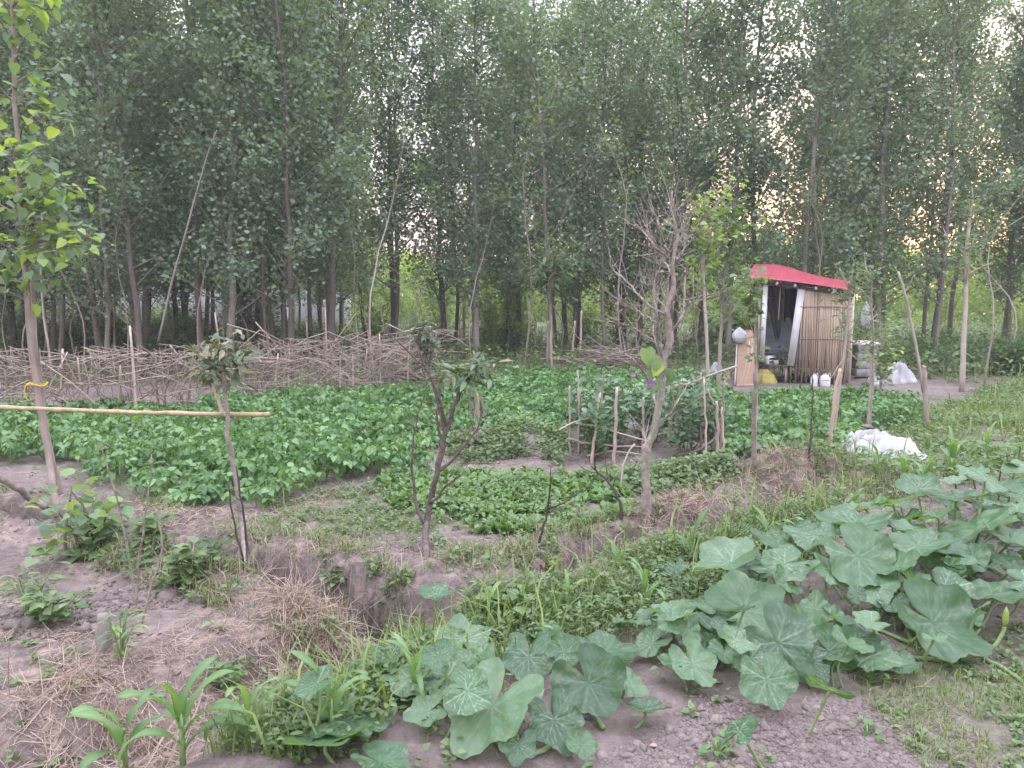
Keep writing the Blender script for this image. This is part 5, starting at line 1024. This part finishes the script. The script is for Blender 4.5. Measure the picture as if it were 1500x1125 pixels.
# ---------------------------------------------------------------- pumpkins
def pumpkin_leaf(seed):
    rg = np.random.default_rng(seed); nr_, na = 15, 84; th = np.linspace(-math.pi, math.pi, na, endpoint=False); v, aux = [], []
    amp = rg.uniform(.05, .12); ph = rg.uniform(0, 6, 6); cup = rg.uniform(-.10, .26); fold = rg.uniform(-.18, .42); va = rg.uniform(.03, .07)
    Rm = .5 * (1 + amp * np.cos(5 * th) + .05 * np.sin(2 * th + ph[0]) + .03 * np.sin(3 * th + ph[1]) + .016 * np.sin(23 * th + ph[2]) + .012 * np.sin(31 * th)); Rm *= 1 + .10 * np.exp(-(th / .35) ** 2); Rm *= 1 - .80 * np.exp(-((np.abs(th) - math.pi) / .20) ** 2)
    ang = np.radians([0, 42, -42, 84, -84, 128, -128]) + rg.normal(0, .05, 7)
    for i in range(nr_):
        r = (i / (nr_ - 1)) ** .9
        for j in range(na):
            x, y = math.sin(th[j]) * r * Rm[j], math.cos(th[j]) * r * Rm[j]; dv = 0.0
            for a in ang:
                c, s_ = math.cos(a), math.sin(a); al, ac = x * s_ + y * c, x * c - y * s_
                if al > 0: dv = max(dv, math.exp(-(ac / (.013 * (1.25 - al * 1.6 if al < .5 else .4))) ** 2))
                for u0 in (.12, .23, .34):
                    w2 = al - u0
                    if 0 < w2 < .22: dv = max(dv, .7 * math.exp(-((abs(ac) - w2 * .75) / .010) ** 2))
            z = cup * (x * x + y * y) * 1.6 + fold * abs(x) * .55 + va * (r ** 2) * math.sin(3 * th[j] + ph[3]) + .022 * r ** 2 * math.sin(9 * th[j] + ph[4]) + .010 * math.sin(22 * x + ph[5]) * math.sin(20 * y) - .004 * dv
            v.append((x, y, z)); aux.append(dv)
    I, J = np.meshgrid(np.arange(nr_ - 1), np.arange(na), indexing='ij'); q = np.stack([(I * na + J).ravel(), ((I + 1) * na + J).ravel(), ((I + 1) * na + (J + 1) % na).ravel(), (I * na + (J + 1) % na).ravel()], 1)
    m = MB(); m.add(v, q[:, ::-1], None, np.clip(.5 + .3 * np.sin(np.array(v)[:, 0] * 9 + seed), 0, 1), aux); return m.mesh('pumpkin_leaf', M_PUMP)
PL = [pumpkin_leaf(900 + i) for i in range(14)]
def pumpkin(label, base_px, lst, nx=20):
    bb = G(*base_px) if base_px[1] < 1125 else P0(*base_px); root = thing('pumpkin_plant', label, 'pumpkin plant', (bb[0], bb[1], Hz(bb[0], bb[1])), 'pumpkin plants'); L0 = np.array(root.location); feet = []
    for (u, v, w_, tilt, tip, Yl) in lst:
        c = Q(u, v, Yl); c[2] = max(c[2], Hz(c[0], c[1]) + .05 + .35 * math.sin(R(tilt)) * w_ * Yl / F); sz = w_ * Yl / F * .92 * rng.uniform(.88, 1.12); t = R(tilt * .78 if tilt >= 40 else tilt * .8 - 9 + rng.normal(0, 9))
        n = unit(np.array([rng.normal(0, .26), -math.sin(t) + rng.normal(0, .12), math.cos(t)])); up = np.array([0, math.cos(t), math.sin(t)]); td = math.cos(R(tip)) * np.array([1., 0, 0]) + math.sin(R(tip)) * up; td = unit(td - n * (td @ n)); xd = np.cross(td, n)
        o = link('leaf', PL[rng.integers(len(PL))], root); M = Matrix.Identity(4)
        for r_ in range(3): M[r_][0], M[r_][1], M[r_][2] = xd[r_] * sz, td[r_] * sz, n[r_] * sz; M[r_][3] = (c - L0)[r_]
        o.matrix_local = M
        f = c + (np.array([bb[0], bb[1], 0]) - c) * rng.uniform(.25, .5) + np.array([rng.normal(0, .05), rng.uniform(.02, .12), 0]); f[2] = Hz(f[0], f[1]) - .01; feet.append(f)
        m = MB(); tube(m, bend([f, f * .45 + c * .55 + np.array([0, .02, -.02]) - n * .05, c - n * .035, c - n * .004], 12), np.linspace(.0085, .006, len(bend([f, f, f, f], 12))), 7, rng.random()); part(m, 'petiole', M_STEMG, root)
    for k in range(nx):                                        # smaller leaves low in the clump
        u, v, w_, tilt, tip, Yl = lst[rng.integers(len(lst))]; q = Q(u, v, Yl); g_ = np.array([q[0] + rng.normal(0, .16), q[1] + rng.normal(0, .16), 0]); g_[2] = Hz(g_[0], g_[1])
        c = g_ + np.array([0, 0, rng.uniform(.08, .26)]); sz = rng.uniform(.09, .19); n = unit(np.array([rng.normal(0, .4), rng.normal(-.25, .35), 1])); td = rdir(1)[0]; td = unit(td - n * (td @ n)); xd = np.cross(td, n)
        o = link('leaf', PL[rng.integers(len(PL))], root); M = Matrix.Identity(4)
        for r_ in range(3): M[r_][0], M[r_][1], M[r_][2] = xd[r_] * sz, td[r_] * sz, n[r_] * sz; M[r_][3] = (c - L0)[r_]
        o.matrix_local = M; f = g_ + np.array([rng.normal(0, .06), rng.normal(0, .06), -.01]); m = MB(); tube(m, bend([f, (f + c) / 2 + rng.normal(0, .015, 3), c - n * .004], 8), .0055, 6, rng.random()); part(m, 'petiole', M_STEMG, root)
    feet = sorted(feet, key=lambda q: q[0]); m = MB(); L = [q + np.array([0, 0, .025]) for q in feet[::3]]
    if len(L) > 2: tube(m, bend(L, 5 * len(L)), .010, 8, .5); part(m, 'vine', M_STEMG, root)
    return root
pumpkin('front pumpkin plant with white veined leaves at the bottom centre', (790, 1118), [(678, 966, 98, 30, 100, 3.30), (742, 945, 96, -25, 80, 3.45), (790, 940, 84, 8, 0, 3.40), (775, 990, 94, 48, -95, 3.15), (862, 1010, 132, 50, -60, 2.95), (886, 955, 92, 10, 20, 3.35), (655, 1032, 104, 22, 190, 2.98), (722, 1070, 150, 48, -125, 2.72), (812, 1066, 92, 46, -70, 2.72), (600, 1050, 78, 35, 170, 2.95), (922, 1012, 56, 40, -30, 3.05), (944, 1046, 76, 14, -25, 2.86), (628, 1088, 60, 30, 200, 2.75), (850, 1104, 56, 40, -80, 2.62), (700, 1010, 70, 20, 120, 3.15), (830, 960, 60, 15, 60, 3.3), (760, 1110, 70, 40, -100, 2.58)], 9)
pumpkin('low pumpkin leaves cut off by the bottom edge, left of the front plant', (520, 1150), [(505, 1108, 120, 14, 20, 2.66), (478, 1132, 130, 12, 160, 2.5), (560, 1138, 100, 14, -20, 2.45)], 0)
pumpkin('middle pumpkin plant with large silver leaves above the bare soil', (1120, 1030), [(980, 912, 84, 22, 190, 3.62), (1042, 906, 78, 20, -120, 3.62), (1090, 892, 112, 26, 20, 3.60), (1020, 886, 80, -20, 80, 3.75), (1034, 950, 88, 30, 170, 3.42), (1012, 1008, 92, 55, -65, 3.14), (1098, 1004, 74, 50, -80, 3.18), (1138, 985, 134, 52, -58, 3.24), (1120, 1060, 88, 50, -80, 2.98), (1212, 992, 104, 40, -50, 3.28), (1275, 1000, 90, 26, -30, 3.30), (1318, 1004, 50, 20, -30, 3.25), (1195, 892, 54, 60, 80, 3.62), (1228, 908, 66, 25, 0, 3.58), (1252, 942, 96, 32, -45, 3.44), (1170, 920, 74, 35, -60, 3.56), (1150, 935, 64, 25, -110, 3.5), (1060, 985, 60, 35, -100, 3.3), (1225, 955, 60, 40, -60, 3.42), (1180, 1010, 70, 35, -70, 3.2), (955, 965, 60, 25, 190, 3.45)])
pumpkin('large pumpkin plant with upright broad leaves right of centre', (1310, 960), [(1070, 824, 104, 15, 185, 4.05), (1150, 826, 92, 24, 200, 4.0), (1215, 834, 84, 26, -40, 3.95), (1256, 815, 118, 52, -60, 4.0), (1312, 830, 66, 30, -80, 3.95), (1380, 866, 86, 46, -70, 3.75), (1365, 932, 152, 42, -38, 3.5), (1454, 872, 124, 28, -25, 3.72), (1345, 800, 92, 30, -30, 4.1), (1300, 880, 70, 20, 0, 3.8), (1195, 784, 96, 12, 150, 4.3), (1250, 766, 104, 8, 10, 4.45), (1140, 800, 74, 8, 160, 4.25), (1330, 850, 70, 30, -90, 3.9), (1280, 860, 70, 30, -90, 3.85), (1400, 910, 66, 30, -30, 3.6), (1090, 850, 60, 20, 200, 3.9), (1335, 905, 70, 25, 180, 3.7)])
pumpkin('far pumpkin plant at the right edge behind the large leaves', (1420, 840), [(1350, 782, 88, 12, 0, 4.35), (1430, 776, 116, 16, 20, 4.35), (1308, 738, 86, 10, 160, 4.8), (1400, 730, 84, 14, 30, 4.75), (1482, 830, 72, 26, -30, 4.0), (1490, 742, 66, 18, 0, 4.6), (1446, 704, 64, 15, 40, 5.0), (1372, 758, 70, -18, 60, 4.5), (1270, 745, 66, -15, 90, 4.75), (1480, 790, 84, 30, -60, 4.2), (1385, 800, 70, 25, -80, 4.2), (1330, 760, 60, 15, 180, 4.6), (1520, 800, 90, 20, 0, 4.2), (1440, 740, 60, 12, 90, 4.7), (1420, 820, 66, 35, -70, 4.1), (1345, 715, 60, 10, 100, 5.0), (1225, 755, 50, 12, 170, 4.7)])
pumpkin('farthest pumpkin leaves climbing up the right edge of the photo', (1480, 740), [(1480, 705, 66, 14, 0, 5.2), (1468, 676, 54, 14, 60, 5.6), (1492, 654, 54, 14, 10, 5.9), (1425, 690, 50, 12, 120, 5.3), (1510, 690, 70, 14, 0, 5.4), (1450, 660, 44, 12, 90, 5.8), (1495, 725, 60, 20, -30, 5.0), (1400, 705, 44, 12, 170, 5.2), (1530, 660, 60, 14, 0, 5.8)])
# runner with a closed bud at the right edge
b0 = Q(1378, 1000, 3.35); rr_ = thing('pumpkin_runner', 'pale green pumpkin runner with an upright bud at the right edge', 'plant', (b0[0], b0[1], Hz(b0[0], b0[1])))
m = MB(); L = bend([Q(1290, 962, 3.5), Q(1340, 972, 3.45), Q(1400, 968, 3.42), Q(1440, 962, 3.42), Q(1480, 1010, 3.3), Q(1510, 1060, 3.15)], 24); L[:, 2] = np.maximum(L[:, 2], H(L[:, 0], L[:, 1]) + .01); tube(m, L, .010, 8); part(m, 'vine', M_STEMG, rr_)
m = MB(); L = bend([Q(1440, 958, 3.42), Q(1458, 945, 3.40), Q(1470, 925, 3.40), Q(1471, 918, 3.4)], 10); tube(m, L, .009, 7); part(m, 'stalk', M_STEMG, rr_)
m = MB(); c = Q(1471, 918, 3.4); tube(m, np.array([c, c + (0.003, 0, .03), c + (.005, 0, .07), c + (.003, 0, .095)]), (.007, .014, .011, .002), 9, .9); part(m, 'bud', M_SHRUBY, rr_)
# ---------------------------------------------------------------- haze: thin volume added to lift the darks, in place of veiling glare
hb = MB(); hv = np.array([(x, y, z) for x in (-260, 260) for y in (-120, 320) for z in (-1.6, 24)], float)
hb.add(hv, [(0, 1, 3, 2), (4, 6, 7, 5), (0, 4, 5, 1), (2, 3, 7, 6), (0, 2, 6, 4), (1, 5, 7, 3)])
m_h, t_h = new_mat('haze'); oh = N_(t_h, 'ShaderNodeOutputMaterial'); pv = N_(t_h, 'ShaderNodeVolumePrincipled')
pv.inputs['Color'].default_value = (.86, .88, .92, 1); pv.inputs['Density'].default_value = .0015
t_h.links.new(pv.outputs[0], oh.inputs['Volume'])
tag(hb.build('haze', m_h, None, False), None, None, kind='stuff')
